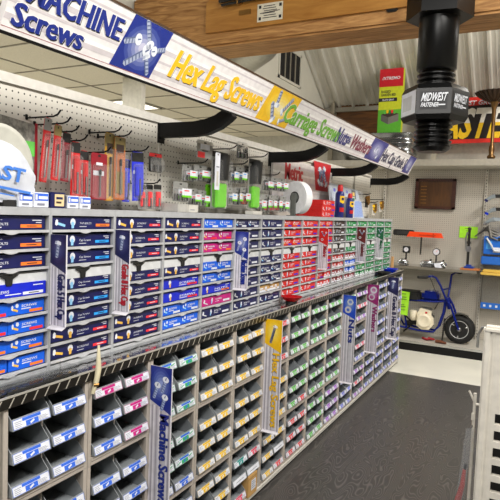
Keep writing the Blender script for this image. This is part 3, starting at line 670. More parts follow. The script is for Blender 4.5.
sign_pic(sy(368, 152), sy(384, 155), .05, M('sign_indigo', '#3a3a80', .4), M('sign_glow', '#c4c4da', .4), ((-.1, .0, .05, .012, 50, 'hex'), (.1, -.2, .05, .012, 120, 'hex')), 'p')
sign_pic(sy(405, 166), SLN-.005, .06, MATS['sign_indigo'], MATS['sign_glow'], ((0, -.2, .07, .012, 70, 'hex'),), 'p')
# sign brackets
for k in range(4):
    yy = S0+1.22*(k+1)
    o = MB(); path = [(GX+.006, 1.93), (-1.47, 1.93), (-1.40, 1.938), (-1.34, 1.958), (-1.295, 1.985), (-1.275, 2.0)]
    hh = [.034]*3+[.032, .03, .028]; top = []; bot = []
    for i, (px, pz) in enumerate(path):
        a = Vector(path[min(i+1, 5)])-Vector(path[max(i-1, 0)]); n = Vector((-a.y, a.x)).normalized(); top.append(V(px+n.x*hh[i], yy-.02, pz+n.y*hh[i])); bot.append(V(px-n.x*hh[i], yy-.02, pz-n.y*hh[i]))
    for i in range(5): o.prism([bot[i], bot[i+1], top[i+1], top[i]], (0, .04, 0), black)
    o.box((GX-.002, yy-.024, 1.87), (GX+.008, yy+.024, 1.99), black)
    tag(o.build('sign_bracket'), 'black curved steel arm holding the header sign, %s from the left' % ORD[k], 'bracket', 'arms holding the header sign')

# second sign board fixed over the pegboard: red Metric lettering
ms = empty('metric_sign', (GX+.012, S0+2.44, 1.62), 'white sign board reading Metric in red, on pegboard behind the tape roll', 'sign')
ya, yb = .0, 1.18; m = MB(); m.prism([(0, ya, 0), (0, yb, 0), (0, yb, .30), (0, ya, .345)], (.012, 0, 0), M('metric_face', '#dad5d3', .4)); fr = (V(.012, 0, 0), Y3, Z3)
for q in range(5): m.rect(fr, (ya, .05+q*.055), (yb, .066+q*.055), band2 if q % 2 else band, .0004)
m.build('panel', ms)
A = atX(286, 178, GX+.024); B = atX(301, 166, GX+.024); t = MB(); [t.text(fr, 'Metric', A.y-S0-2.44-.02+q*.006, A.z-1.62-.005, .11, M('metric_red', '#c4242e', .4), B.y-A.y+.06, .001+.0002*(q+1), 0, .015) for q in (-1, 0, 1)]; t.build('lettering', ms)
A = atX(314, 190, GX+.024); B = atX(330, 165, GX+.024); p = MB(); a, b = A.y-S0-2.44, B.y-S0-2.44; p.shape(fr, [(a+.03, A.z-1.62), (b-.02, A.z-1.62), (b+.03, B.z-1.62), (a-.03, B.z-1.62)], M('metric_red', '#c4242e', .4), .0006)
for (dx, dy, L, an) in ((.3, .7, .12, 280), (.6, .75, .12, 250), (.5, .3, .12, 80), (.75, .3, .1, 120), (.3, .35, .1, 60)): mini_screw(p, fr, a+(b-a)*dx, A.z-1.62+(B.z-A.z)*dy, L, .018, math.radians(an), 'hex')
p.build('picture', ms)

# ------------------------------------------------------------------ goods hanging on the pegboard
crimson = M('crimson_card', '#8c0a20', .45); redc = M('red_plastic', '#c4161c', .4); greyc = M('grey_card', '#8c8c88', .6); khaki = M('khaki_card', '#8a7a4a', .5); bluec = M('blue_plastic', '#1c2fd0', .4)
def pack(px, xp, body, top, label, n=1, tags=(), tilt=0, contents='bits', cat='pack', group='packs hanging on the pegboard', name='blister_pack', bubble=True, toph=.2, ftag=None):
    A = atX(px[0], px[2], xp); B = atX(px[1], px[3], xp); w = B.y-A.y; h = A.z-B.z
    o = empty(name, (xp, A.y+w/2, A.z), label, cat, group); o.rotation_euler = (tilt, 0, 0)
    c = MB(); r = min(.008, w*.2)
    c.prism([(0, -w/2+r, 0), (0, w/2-r, 0), (0, w/2, -r), (0, w/2, -h), (0, -w/2, -h), (0, -w/2, -r)], (.0015, 0, 0), greyc if body is None else body)
    fr = (V(.0016, -w/2, -h), Y3, Z3)
    if top: c.rect(fr, (0, h*(1-toph)), (w, h-.002), top, .0004)
    c.rect(fr, (w*.42, h-.014 if h > .05 else h*.9), (w*.58, h-.007 if h > .05 else h*.95), dark, .0007)
    for q, (a, b, a2, b2, mt) in enumerate(tags): c.rect(fr, (w*a, h*b), (w*a2, h*b2), mt, .0009+.0003*q)
    c.build('card', o)
    k = MB(); d = .014
    if contents == 'bits':
        nb = max(1, int(w/.05))
        for q in range(nb):
            yy = -w/2+w*(q+.5)/nb; k.tube([(.009, yy, -h*.45), (.009, yy, -h*.93)], min(.0035, w*.09), steel, 8)
            k.tube([(.009, yy, -h*.35), (.009, yy, -h*.46)], min(.005, w*.12), iron, 8)
    elif contents == 'strip':
        k.bbox((.003, -w*.3, -h*.9), (.012, w*.3, -h*.3), body or redc, .003)
        k.tube([(.014, 0, -h*.55), (.014, 0, -h*.95)], min(.004, w*.1), steel, 8)
    elif contents == 'small':
        nb = max(2, int(w/.02))
        for q in range(nb):
            yy = -w/2+w*(q+.5)/nb; k.tube([(.008, yy, -h*.62), (.008, yy, -h*.95)], .004, iron if q % 2 else steel, 8)
    elif contents == 'tool':
        k.tube([(.012, 0, -h*.06), (.014, 0, -h*.5)], [w*.28, w*.22], blackp, 10); k.bbox((.003, -w*.32, -h*.98), (.02, w*.32, -h*.55), lime, .006)
    if contents: k.build('contents', o)
    if ftag:
        q = MB(); f2 = (V(.0285, -w/2, -h), Y3, Z3); q.rect(f2, (w*.3, h*.22), (w*.97, h*.66), paper, 0); q.rect(f2, (w*.3, h*.22), (w*.97, h*.32), lime, .0004); q.rect(f2, (w*.45, h*.53), (w*.78, h*.585), ftag, .0006); q.build('front_tag', o)
    if bubble:
        b = MB(); b.bbox((.0018, -w*.46, -h*.98), (.026 if contents != 'tool' else .04, w*.46, -h*(toph+.04)), clear, .006); b.build('bubble', o)
    return o
def hook(y, z, L, label):
    m = MB(); m.tube([(GX, y, z), (GX+.004, y, z-.0), (GX+L*.8, y, z+.0), (GX+L*.92, y, z+.006), (GX+L, y, z+.02)], .0032, black, 8); m.bbox((GX-.001, y-.006, z-.006), (GX+.004, y+.006, z+.014), black, .002)
    tag(m.build('peg_hook'), label, 'hook', 'black hooks on the pegboard')
xp = -1.56
band_w = paper
PK = [
 ((44.5, 51, 117, 183), redc, greyc, 'slim clear pack with red card hanging left of the drill bit packs', 'bits', -.10, ()),
 ((54.5, 61, 124, 181), redc, khaki, 'slim red and khaki pack, second from left on the pegboard', 'bits', -.08, ()),
 ((63, 70, 132, 182), crimson, blackp, 'narrow crimson pack between slim red packs', 'bits', -.06, ()),
 ((71, 79, 141, 197), redc, blackp, 'red tool pack with black top, second to the left of wide crimson pack', 'strip', 0, ((.1, .5, .9, .58, paper),)),
 ((80, 87.5, 150, 198), redc, blackp, 'red tool pack with black top, just left of wide crimson pack', 'strip', 0, ((.1, .5, .9, .58, paper),)),
 ((91, 106, 152, 200), crimson, crimson, 'wide crimson drill bit pack with white silver band across', 'bits', 0, ((.12, .52, .8, .62, silver), (.3, .74, .7, .8, paper))),
 ((105, 113, 132, 201), gold, khaki, 'long gold-carded saw blade pack, left of the orange one', 'bits', 0, ((.2, .7, .8, .85, brown),)),
 ((114.5, 124, 136, 200), M('amber_card', '#b8621c', .5), khaki, 'long amber-carded blade pack beside gold pack', 'bits', 0, ((.15, .75, .85, .88, brown), (.2, .1, .8, .45, khaki))),
 ((123, 129, 159, 202), bluec, navy, 'thin dark blue pack half hidden beside amber pack', 'strip', 0, ()),
 ((131.5, 142, 151, 201), bluec, blackp, 'bright blue flat blade pack with black top', 'strip', .05, ((.1, .55, .9, .62, silver),)),
 ((149, 161, 152, 173), blackp, redc, 'small black pack with red edge, right of blue pack', 'small', 0, ()),
 ((138.5, 144.5, 184, 209), greyc, blackp, 'small clear pack with red strip, leftmost of three', 'strip', 0, ()),
 ((145.5, 152, 184, 209), greyc, blackp, 'small clear pack with red strip, middle of three', 'strip', 0, ()),
 ((153.5, 160.5, 184, 209), greyc, blackp, 'small clear pack with red strip, rightmost of three', 'strip', 0, ()),
]
for i, (px, body, top, lab, ct, tilt, tags) in enumerate(PK):
    o = pack(px, xp+(.01 if i % 2 else 0), body, top, lab, contents=ct, tilt=tilt, tags=tags)
    if 'three' in lab:
        for ch in o.children:
            if ch.name.startswith('contents'):
                for mm in range(len(ch.data.materials)):
                    if ch.data.materials[mm] is greyc: ch.data.materials[mm] = redt
    if i in (0, 1, 2, 3, 5, 6, 7, 9, 12):
        p = o.location; hook(p.y, p.z+.004, p.x-GX+.06, ['black peg hook carrying slim clear red pack', 'black peg hook carrying red and khaki pack', 'black peg hook carrying narrow crimson pack', 'black peg hook carrying second red pack left of wide crimson pack', '', 'black peg hook carrying wide crimson pack', 'black peg hook carrying gold blade pack', 'black peg hook carrying amber blade pack', '', 'black peg hook carrying bright blue pack', '', '', 'black peg hook carrying middle small red-strip pack'][i])
wt_tag = paper
def chip(px, tagc, lab, xx=-1.55, contents='small'):
    return pack(px, xx, greyc, greyc, lab, tags=((.35, .15, .98, .62, wt_tag), (.35, .15, .98, .3, lime), (.45, .45, .85, .52, tagc)), contents=contents, toph=.25, ftag=tagc)
CH = [((182, 193, 164, 182), redt, 'grey bit pack with lime tags, upper row, left of the white tagged one'), ((194, 206, 164, 182), redt, 'grey bit pack with large white tag, upper row above white cartons'), ((207, 214, 167, 184), redt, 'narrow bit pack with white tag left of hanging strip tag'),
 ((173, 187, 181, 202), redt, 'wide bit pack low on pegboard just above grey carton'), ((188, 197, 188, 205), redt, 'bit pack above white carton, lower row'), ((198, 205.5, 190, 206), redt, 'small bit pack with red tag left of lime box pack'),
 ((228, 235, 165, 184), cyan, 'bit pack with blue-marked tag, upper row right of first tall lime pack'), ((236, 243, 166, 184), cyan, 'bit pack with blue-marked tag, second right of first tall lime pack'), ((244, 251, 165, 181), cyan, 'bit pack with blue-marked tag, just left of second tall lime pack'),
 ((226, 233, 187, 205), cyan, 'low bit pack with blue-marked tag right of first tall lime pack'), ((234, 239, 187, 205), yellow, 'low bit pack with yellow mark, between blue-marked and red packs'), ((240, 246.5, 187, 205), redt, 'low red bit pack just left of second tall lime pack'),
 ((262, 270, 176, 191), redt, 'red-marked bit pack, upper row, first right of second lime pack'), ((271, 277.5, 177, 191), redt, 'red-marked bit pack, upper row, second right of second lime pack'), ((278, 284.5, 178, 192), redt, 'red-marked bit pack, upper row, beside tape roll'),
 ((256, 262.5, 194, 212), redt, 'clear bit pack low on pegboard, first right of second lime pack'), ((263, 268.5, 194, 211), redt, 'red-headed bit pack low on pegboard, second right of lime pack'), ((269, 273, 195, 211), redt, 'thin red bit pack low on pegboard, third right of lime pack'), ((274, 279, 195, 211), redt, 'red bit pack low on pegboard, fourth right of lime pack'), ((280, 285.5, 196, 212), redt, 'white-tagged bit pack low on pegboard touching the tape roll')]
for i, (px, tc, lab) in enumerate(CH):
    o = chip(px, tc, lab, -1.545 if i % 2 else -1.56)
    if i in (11, 16, 17, 18):
        for ch in o.children:
            if ch.name.startswith('contents'):
                for mm in range(len(ch.data.materials)): ch.data.materials[mm] = redc
for (px, lab) in (((205.5, 211, 184, 207), 'small lime green boxed pack left of tall lime pack'), ):
    pack(px, -1.55, lime, lime, lab, contents=None, tags=((.2, .3, .8, .5, green),), bubble=False)
pack((212, 226, 150, 209), -1.53, greyc, blackp, 'tall lime and black tool pack, left of the two', contents='tool', toph=.1)
pack((249, 258.5, 158, 209), -1.53, greyc, blackp, 'tall lime and black tool pack, right of the two', contents='tool', toph=.1)
pack((197, 212, 139, 160), -1.50, greyc, white, 'grey hanging card with red corner below the first sign arm', contents=None, bubble=False, tags=((.05, .02, .5, .35, redc), (.2, .5, .8, .8, paper), (.3, .4, .7, .45, ink)), cat='card', name='hang_card')
pack((215.5, 219, 152, 190), -1.47, paper, paper, 'narrow white strip tag hanging before tall lime pack', contents=None, bubble=False, cat='tag', name='strip_tag', tags=((.3, .1, .7, .5, white), (.2, .6, .8, .63, greyink)))
pack((237, 247, 141, 160), -1.60, greyc, white, 'small white and green card on upper pegboard right of black pack', contents='small', tags=((.2, .1, .7, .3, leaf),))
for i, (px, py, L, lab) in enumerate(((196, 163, .18, 'black peg hook above white tagged bit packs'), (219, 149, .22, 'black peg hook carrying left tall lime pack'), (254, 157, .2, 'black peg hook carrying right tall lime pack'), (240, 164, .16, 'black peg hook above the blue-marked bit packs'), (270, 175, .18, 'black peg hook above red-marked packs near tape roll'))):
    A = atX(px, py, -1.56); hook(A.y, A.z, L, lab)

# ------------------------------------------------------------------ things standing on the racks (top at ZT)
def small_box(px0, px1, py0, xf, D, body, label, prints, name='small_box', group='small cartons on the racks', h=None):
    A = atX(px0, py0, xf); B = atX(px1, py0, xf); w = B.y-A.y; hh = h or max(.02, (A.z+B.z)/2-ZT)
    m = MB(); m.bbox((-D, 0, 0), (0, w, hh), body, .0015); fr = (V(.0003, 0, 0), Y3, Z3)
    for q, (a, b, a2, b2, mt) in enumerate(prints): m.rect(fr, (w*a, hh*b), (w*a2, hh*b2), mt, .0006+.0003*q)
    o = m.build(name); o.location = (xf, A.y, ZT+.0005); tag(o, label, 'box', group); return o
bw = ((.05, .45, .95, .92, M('box_blue', '#2a62d8', .5)), (.3, .55, .9, .75, paper), (.08, .5, .22, .85, paper), (.2, .15, .7, .28, greyink))
small_box(3, 18, 203, -1.43, .1, blackp, 'black carton with green edge beside the white bagged disc', ((.9, .05, .98, .95, green),))
small_box(19, 33, 193, -1.42, .07, paper, 'white and blue carton, first right of black carton', bw)
small_box(34, 49, 192.5, -1.42, .07, paper, 'white and blue carton touching left side of navy carton', bw)
small_box(51, 65.5, 192.5, -1.415, .09, navy, 'navy carton with beige label between white and blue cartons', ((.25, .12, .9, .88, M('beige_label', '#dcc596', .5)), (.35, .55, .8, .7, navy), (.35, .3, .7, .42, brown)))
small_box(67.5, 79, 196, -1.42, .06, paper, 'white and blue carton touching right side of navy carton', bw)
small_box(80, 91, 197, -1.42, .06, paper, 'white and blue carton, farthest right in the row of small cartons', bw)
small_box(178, 188, 204, -1.45, .1, M('carton_grey', '#aeaca6', .6), 'plain grey carton below the bit packs', ())
small_box(189, 198.5, 205, -1.44, .08, white, 'plain white carton below the bit packs', ((.15, .3, .6, .4, greyink),))
small_box(253, 262, 212, -1.45, .05, white, 'flat white carton right of second tall lime pack', ())
small_box(327.5, 335, 195, -1.47, .06, M('carton_teal', '#5fa0c0', .5), 'pale blue carton between red boxes and blue spray can', ((.1, .1, .6, .4, redt), (.1, .5, .9, .8, paper)), h=.085)
# stack of red boxes
A = atX(314, 213, -1.45)
for r in range(3):
    n = 1
    b = dup(BP['redF']); L = [.26, .24, .19][r]; b.location = (-1.44-.005*r, A.y+[.13, .14, .17][r], ZT+.001+r*.042); b.rotation_euler = (0, 0, random.uniform(-.03, .03))
    tag(b, 'red screw box beside the tape roll, %s of its stack' % ('bottom', 'middle', 'top')[r], 'box', 'red boxes stacked beside the tape roll')
# tape / label roll on a stand
C0 = atX(302, 199, -1.46); CR = .113
ro = empty('label_roll', (-1.525, C0.y+.02, ZT), 'big white roll on a grey stand on top of the racks', 'roll', None, math.radians(-110))
rz = CR+.012
def disc_ring(mb, cx, rO, rI, d, mat, n=40):
    v = []; f = []
    for k in range(n):
        a = 2*PI*k/n; c, s_ = math.cos(a), math.sin(a)
        for (r, x) in ((rO, cx), (rI, cx), (rI, cx-d), (rO, cx-d)): v.append((x, c*r, rz+s_*r))
    for k in range(n):
        q = (k+1) % n
        for a in range(4): b = (a+1) % 4; f.append((k*4+a, k*4+b, q*4+b, q*4+a))
    mb.geo(v, f, mat)
m = MB(); disc_ring(m, .0, CR, .042, .06, M('roll_white', '#e6e6e8', .45)); m.build('roll', ro)
m = MB(); disc_ring(m, -.001, .044, .034, .058, blackp); m.build('core', ro)
m = MB(); m.box((.004, -.022, 0), (.012, .02, rz+.03), M('stand_grey', '#6e716c', .5)); m.box((-.08, -.06, 0), (.012, .06, .004), MATS['stand_grey']); m.tube([(.008, 0, rz), (-.06, 0, rz)], .03, MATS['stand_grey'], 10); m.build('stand', ro)
# bagged white disc on the left
bg = empty('bagged_disc', (-1.45, 1.07, ZT), 'white disc in a clear bag with blue print, on racks at the left end', 'bagged disc')
A = atX(0, 163, -1.45); c = A.y+.0
m = MB()
cy = atX(1, 163, -1.45).y-1.07; rr = .122
m.lathe((-.012, cy, rr+.004), [(0, 0), (rr*.93, 0), (rr, .004), (rr, .009), (rr*.9, .006), (0, .006)], M('disc_white', '#b9b8ae', .5), ax=(1, 0, 0), n=40); m.build('disc', bg)
m = MB(); ys = [cy-.14, cy-.09, cy-.02, cy+.06, cy+.125]; N = 9
pts = []
for i in range(N):
    row = []
    for j in range(N):
        u = i/(N-1); v = j/(N-1); y = cy-.13+u*.245; hmax = .185*math.sqrt(max(.06, 1-((u-.4)/.68)**2))
        row.append((.014+.018*math.sin(u*PI)*math.sin(v*PI*.9+.2)+random.uniform(-.003, .003), y, .012+v*hmax))
    pts.append(row)
bagm = M('bag_white', '#c9cdd6', .25)
m.geo([p for r in pts for p in r], [(i*N+j, (i+1)*N+j, (i+1)*N+j+1, i*N+j+1) for i in range(N-1) for j in range(N-1)], bagm, True)
fr = (V(.036, cy-.13, .0), Y3, Z3)
m.text(fr, 'FAST', .02, .09, .040, M('bag_blue', '#3f78d0', .4), .165, 0, .1, .03, ang=-.1); m.rect(fr, (.03, .05), (.21, .058), MATS['bag_blue'], .0, -.12); m.rect(fr, (.04, .037), (.15, .041), MATS['bag_blue'], .0, -.12)
m.build('bag', bg)
gc = MB(); A = atX(0, 118, -1.58); B = atX(36, 150, -1.58); gc.prism([(-1.58, A.y-.1, A.z+.02), (-1.58, B.y-.015, A.z-.0), (-1.58, B.y, A.z-.03), (-1.58, B.y, 1.62), (-1.58, A.y-.1, 1.62)], (.006, 0, 0), M('card_pattern', '#77746e', .6, noise=.45, scale=60))
gc.rect((V(-1.5735, B.y-.055, A.z-.11), Y3, Z3), (0, 0), (.045, .05), leaf); gc.rect((V(-1.5735, B.y-.012, 1.63), Y3, Z3), (0, 0), (.012, .2), crimson)
tag(gc.build('printed_card'), 'grey speckled card with green sticker behind the bagged disc', 'card')
# spray cans
for i, (px, top, r, lab) in enumerate(((340.5, 184, .036, 'taller navy spray can with yellow shield and red cap'), (348, 193, .031, 'shorter navy spray can with yellow shield and red cap'))):
    A = atX(px, top, -1.47); h = atX(px, top+(6 if i == 0 else 4), -1.47).z-ZT; H = A.z-ZT+.005
    o = empty('spray_can', (-1.47+.02*i, A.y, ZT), lab, 'spray can', 'navy spray cans on the racks')
    m = MB(); m.lathe((0,0,0), [(r*.95, 0), (r, .004), (r, h*.86), (r*.8, h*.93), (r*.55, h*.95), (r*.55, h*.97)], M('can_navy', '#14206e', .3), n=24); m.build('body', o)
    m = MB(); m.lathe((0,0,h*.95), [(r*.62, 0), (r*.62, (H-h)*.62), (r*.52, (H-h)*.8), (r*.5, H-h)], redc, n=18); m.build('cap', o)
    m = MB(); n = 9
    for k in range(n-1):
        a, b = -.75+1.5*k/(n-1)-.45, -.75+1.5*(k+1)/(n-1)-.45; R = r+.0006
        lo1, lo2 = h*(.5+.06*abs(k-4)/4), h*(.5+.06*abs(k+1-4)/4)
        m.poly([(R*math.cos(a), R*math.sin(a), lo1), (R*math.cos(b), R*math.sin(b), lo2), (R*math.cos(b), R*math.sin(b), h*.78), (R*math.cos(a), R*math.sin(a), h*.78)], yellow)
        if 2 <= k <= 5: m.poly([((R+.0004)*math.cos(a), (R+.0004)*math.sin(a), h*.62), ((R+.0004)*math.cos(b), (R+.0004)*math.sin(b), h*.62), ((R+.0004)*math.cos(b), (R+.0004)*math.sin(b), h*.72), ((R+.0004)*math.cos(a), (R+.0004)*math.sin(a), h*.72)], navy)
    m.build('shield_print', o); m = MB()
    for k in range(n-1):
        a, b = -.75+1.5*k/(n-1)-.45, -.75+1.5*(k+1)/(n-1)-.45
        m.poly([((R+.0004)*math.cos(a), (R+.0004)*math.sin(a), h*.2), ((R+.0004)*math.cos(b), (R+.0004)*math.sin(b), h*.2), ((R+.0004)*math.cos(b), (R+.0004)*math.sin(b), h*.36), ((R+.0004)*math.cos(a), (R+.0004)*math.sin(a), h*.36)], redc)
    m.build('red_band', o)
small_box(350, 355, 197, -1.46, .05, white, 'tall white carton right of the spray cans', ((.1, .82, .9, .95, green), (.2, .3, .8, .36, greyink), (.2, .5, .8, .56, greyink)))
# clear blister sheets leaning at the right end of the racks
A = atX(331, 181, -1.52); B = atX(364, 216, -1.52)
bs = empty('blister_sheet', (-1.52, A.y, ZT), 'large clear plastic sheet with blue dots leaning right of spray cans', 'plastic sheet')
w = B.y-A.y; h = A.z-ZT; m = MB(); m.prism([(-.05, .1, h*.98), (-.05, w*.9, h*.9), (0, w, .0), (0, 0, 0)], (.003, 0, 0), M('sheet_plastic', '#c9d3e2', .2)); fr = (V(.004, 0, 0), Y3, V(-.05, 0, h).normalized())
for q in range(3): m.shape(fr, [(w*(.2+.17*q)+.028*math.cos(k*PI/6), h*.80+.016*math.sin(k*PI/6)) for k in range(12)], royal, .001)
m.shape(fr, [(w*.6+.03*math.cos(k*PI/6), h*.25+.016*math.sin(k*PI/6)) for k in range(12)], royal, .001)
for q in range(6): m.rect(fr, (w*(.12+.13*q), h*.03), (w*(.12+.13*q)+.012, h*.86), M('sheet_ridge', '#e3e9f2', .2), .001)
m.rect(fr, (w*.68, h*.6), (w*.8, h*.88), blackp, .002); m.rect(fr, (w*.7, h*.7), (w*.76, h*.82), yellow, .0025); m.rect(fr, (w*.62, .01), (w*.96, h*.55), M('sheet_print', '#7fa0e0', .4), .0015); m.build('sheet', bs)
bl = MB(); bl.rect(fr, (0, 0), (w, h*.9), film, .012); bl.build('cover', bs)
# white pegboard end piece behind the sheets
A = atX(357, 174, GX); m = MB(); m.box((GX+.007, A.y-.1, 1.56), (GX+.016, YE-.03, A.z), pegY); m.box((GX+.007, A.y-.1, A.z), (GX+.03, YE-.03, A.z+.012), white); tag(m.build('pegboard_panel'), 'small white pegboard panel behind the clear sheets at gondola end', 'panel')
# gold and brass hardware hanging at the end
for i, (px, py, lab, mt) in enumerate(((367, 198, 'brass fitting pack hanging at rack end, left of three', brass), (374, 206, 'yellow handled fitting hanging at rack end, middle of three', yellow), (381, 203, 'gold fitting pack hanging at rack end, rightmost of three', gold))):
    A = atX(px, py, -1.5); o = empty('fitting_pack', A, lab, 'fitting', 'fittings hanging at the rack end')
    m = MB(); m.tube([(0, -.02, 0), (0, .03, -.02), (0, .05, -.05)], .014, mt, 10); m.tube([(.01, 0, .02), (.01, .02, -.05)], .018, brass, 10); m.tube([(0, -.01, -.03), (0, .06, -.06)], .008, mt, 8); m.build('fitting', o)
    m = MB(); m.box((-.01, -.03, -.09), (-.007, .07, .0), blackp if i == 0 else white); m.build('card', o)
    h = MB(); h.tube([(GX-A.x, .02, .035), (-.0, .02, .035), (.03, .02, .045)], .004, black, 8); h.tube([(0, .02, .035), (0, .0, .0)], .002, steel, 6); h.build('hook', o)

# ------------------------------------------------------------------ things on the worktop
A = atZ(4, 386, ZC); B = atZ(50, 372, ZC)
ty = empty('glass_tray', (-1.345, 1.16, ZC+.001), 'long clear smoked plastic tray lying on worktop below first rack', 'tray')
m = MB(); smoke = clear_mat('smoked_plastic', .12, '#5a5d60', .08); 
m.box((-.04, -.12, 0), (.035, .17, .004), smoke)
for a, b in (((-.04, -.12, 0), (-.036, .17, .028)), ((.031, -.12, 0), (.035, .17, .028)), ((-.04, -.12, 0), (.035, -.116, .028)), ((-.04, .166, 0), (.035, .17, .028))): m.box(a, b, smoke)
m.build('tray', ty); m = MB(); m.bbox((.036, -.1, .0), (.04, .17, .008), blackp, .001); m.bbox((-.044, -.12, .026), (.039, .174, .030), blackp, .001) if 0 else None; m.build('front_rail', ty)
# red magnetic dish
A = atZ(291, 302, ZC); rd = empty('magnetic_dish', (-1.335, A.y-.05, ZC+.002), 'red round magnetic dish on the worktop below red boxes', 'dish')
m = MB(); m.lathe((0,0,0), [(.03, .012), (.05, .022), (.066, .040), (.068, .042), (.065, .042), (.048, .026), (0, .02)], M('dish_red', '#b50d14', .2, .3), n=36); m.build('bowl', rd)
m = MB(); m.lathe((0,0,0), [(.034, 0), (.036, .004), (.036, .012), (.03, .014)], blackp, n=30); m.build('magnet_base', rd)
# dishes at the far end
A = atZ(388, 272, ZC); m = MB(); m.lathe((0,0,0), [(.05, 0), (.06, .004), (.085, .03), (.088, .032), (.083, .032), (.055, .008), (0, .006)], M('dish_blue', '#0d2fc0', .25, .2), n=30); o = m.build('blue_dish'); o.location = (-1.36, YE-.18, ZC+.03); 
o.location.z = ZC+.001; tag(o, 'shallow blue dish on worktop at the far end', 'dish')
m = MB(); m.lathe((0,0,0), [(.045, 0), (.055, .004), (.08, .022), (.082, .024), (.076, .024), (.05, .006), (0, .005)], blackp, n=30); o = m.build('black_dish'); o.location = (-1.345, YE-.52, ZC+.001); tag(o, 'shallow black dish on worktop near the blue dish', 'dish')
m = MB(); m.bbox((-.012, -.012, 0), (.012, .012, .14), M('raw_pine', '#c99a63', .6), .002); o = m.build('wood_block'); o.location = (-1.39, YE+.03, ZC+.001); tag(o, 'small upright pine stick at far end of the racks', 'stick')
# white plastic hook clipped on the worktop edge
m = MB(); a = V(LX+.013, 1.375, .935); m.tube([a, a+V(.004, .012, .04), a+V(.005, .02, .08), a+V(-.01, .035, .155)], [.006, .009, .010, .004], M('bone_plastic', '#c8bfa0', .5), 10); m.tube([a+V(.004, .0, .03), a+V(.012, .014, .03)], .006, brass, 8)
tag(m.build('clip_hook'), 'bone coloured plastic stick clipped to the worktop edge between first cabinets', 'stick')
# kraft box on the lowest tier
A = atX(252, 488, LX-.01); kb = empty('kraft_box', (LX+.014, L0+4*LP+.18, TB[2]+.002), 'kraft cardboard box with printed white label in a bottom cabinet', 'box')
m = MB(); m.bbox((-.16, 0, 0), (.0, .10, .115), kraft, .002); m.rect((V(0, 0, 0), Y3, Z3), (0, .098), (.10, .1), M('kraft_dark', '#8a6334', .7), .0006); m.build('carton', kb)
m = MB(); fr = (V(.0005, 0, 0), Y3, Z3); m.rect(fr, (.03, .03), (.082, .085), paper, .0005)
for q in range(4): m.rect(fr, (.036, .04+q*.011), (.076-.006*(q % 2), .044+q*.011), greyink, .001)
m.build('label_card', kb)

# ------------------------------------------------------------------ aisle mat
m = MB(); m.bbox((LX-.02, -1.0, .0005), (1.6, 5.62, .007), darkmat, .003); tag(m.build('aisle_mat'), 'dark wood-grain vinyl mat covering the aisle floor', 'mat')

# ------------------------------------------------------------------ back wall fixture
BY = 7.32; FY = 6.69; DZ = .113
bf = empty('wall_shelving', (-1.6, BY, 0), 'beige pegboard wall shelving across the end of the aisle', 'shelving')
secs = [(-2.85, -1.86), (-1.86, -.64), (-.64, .58), (.58, 1.8)]
for a, b in secs:
    p = MB(); p.box((a+.012+1.6, 0, DZ), (b-.012+1.6, .02, 2.2), pegX); p.build('pegboard', bf)
    p = MB(); p.box((b-.02+1.6, -.03, .0), (b+.012+1.6, .01, 2.2), M('upright_beige', '#bdb8ad', .5))
    for q in range(54): p.box((b-.009+1.6, -.0312, .14+q*.038), (b-.001+1.6, -.0298, .158+q*.038), dark)
    p.build('upright', bf)
p = MB(); p.box((-1.3, FY-BY, DZ-.02), (3.4, 0, DZ-.002), M('deck_white', '#b9b5ab', .4)); p.build('base_deck', bf)
p = MB(); p.box((-1.3, FY-BY+.005, .0), (3.4, FY-BY+.02, DZ-.02), black); p.build('kick_plate', bf)
p = MB(); p.box((-1.3, FY-BY-.002, DZ-.022), (3.4, FY-BY+.004, DZ+.002), tread); p.build('deck_trim', bf)
p = MB(); p.box((-1.3, -.36, 2.19), (3.4, .3, 2.22), M('ledge_beige', '#c6c1b4', .5)); p.box((-1.3, -.37, 2.195), (3.4, -.36, 2.27), M('ledge_lip', '#9f998c', .5)); p.build('top_ledge', bf)
LZ = 2.221
# shelf above the minibike
SY = 6.86; sz = .985
sh = empty('wall_shelf', (-1.25, SY, sz), 'shallow tread-plate shelf on the wall above the minibike', 'shelf')
m = MB(); m.box((-.61, 0, -.006), (.60, BY-SY-.02, 0), tread); m.box((-.61, -.003, -.03), (.60, .0, .002), M('shelf_edge', '#8d877b', .35, .5)); m.build('plate', sh)
for q in (-.6, .585):
    m = MB(); m.prism([(q, .02, -.008), (q, BY-SY-.03, -.008), (q, BY-SY-.03, -.12), (q, .1, -.04)], (.006, 0, 0), M('shelf_edge', '#8d877b', .35, .5)); m.build('bracket', sh)
# framed plaque
o = empty('wall_plaque', (-1.23, 7.3, 1.875), 'dark wooden framed plaque high on the back pegboard', 'plaque')
m = MB(); W, H = .245, .19
for a, b in (((-W, -.03, -H), (W, 0, -H+.035)), ((-W, -.03, H-.035), (W, 0, H)), ((-W, -.03, -H), (-W+.045, 0, H)), ((W-.045, -.03, -H), (W, 0, H))): m.bbox(a, b, wood_mat('plaque_frame', '#2c130a', '#4d2412', 0, 4, .35, 1.5, .05) if 'plaque_frame' not in MATS else MATS['plaque_frame'], .005)
m.build('frame', o); m = MB(); m.box((-W+.02, -.015, -H+.02), (W-.02, -.002, H-.02), wood_mat('plaque_panel', '#3d2410', '#5b3a18', 2, 5, .3, 1.5, .05))
for q in range(6): m.box((-W+.07, -.0165, -.12+q*.042), (-W+.14, -.015, -.112+q*.042), brass)
m.build('panel', o)
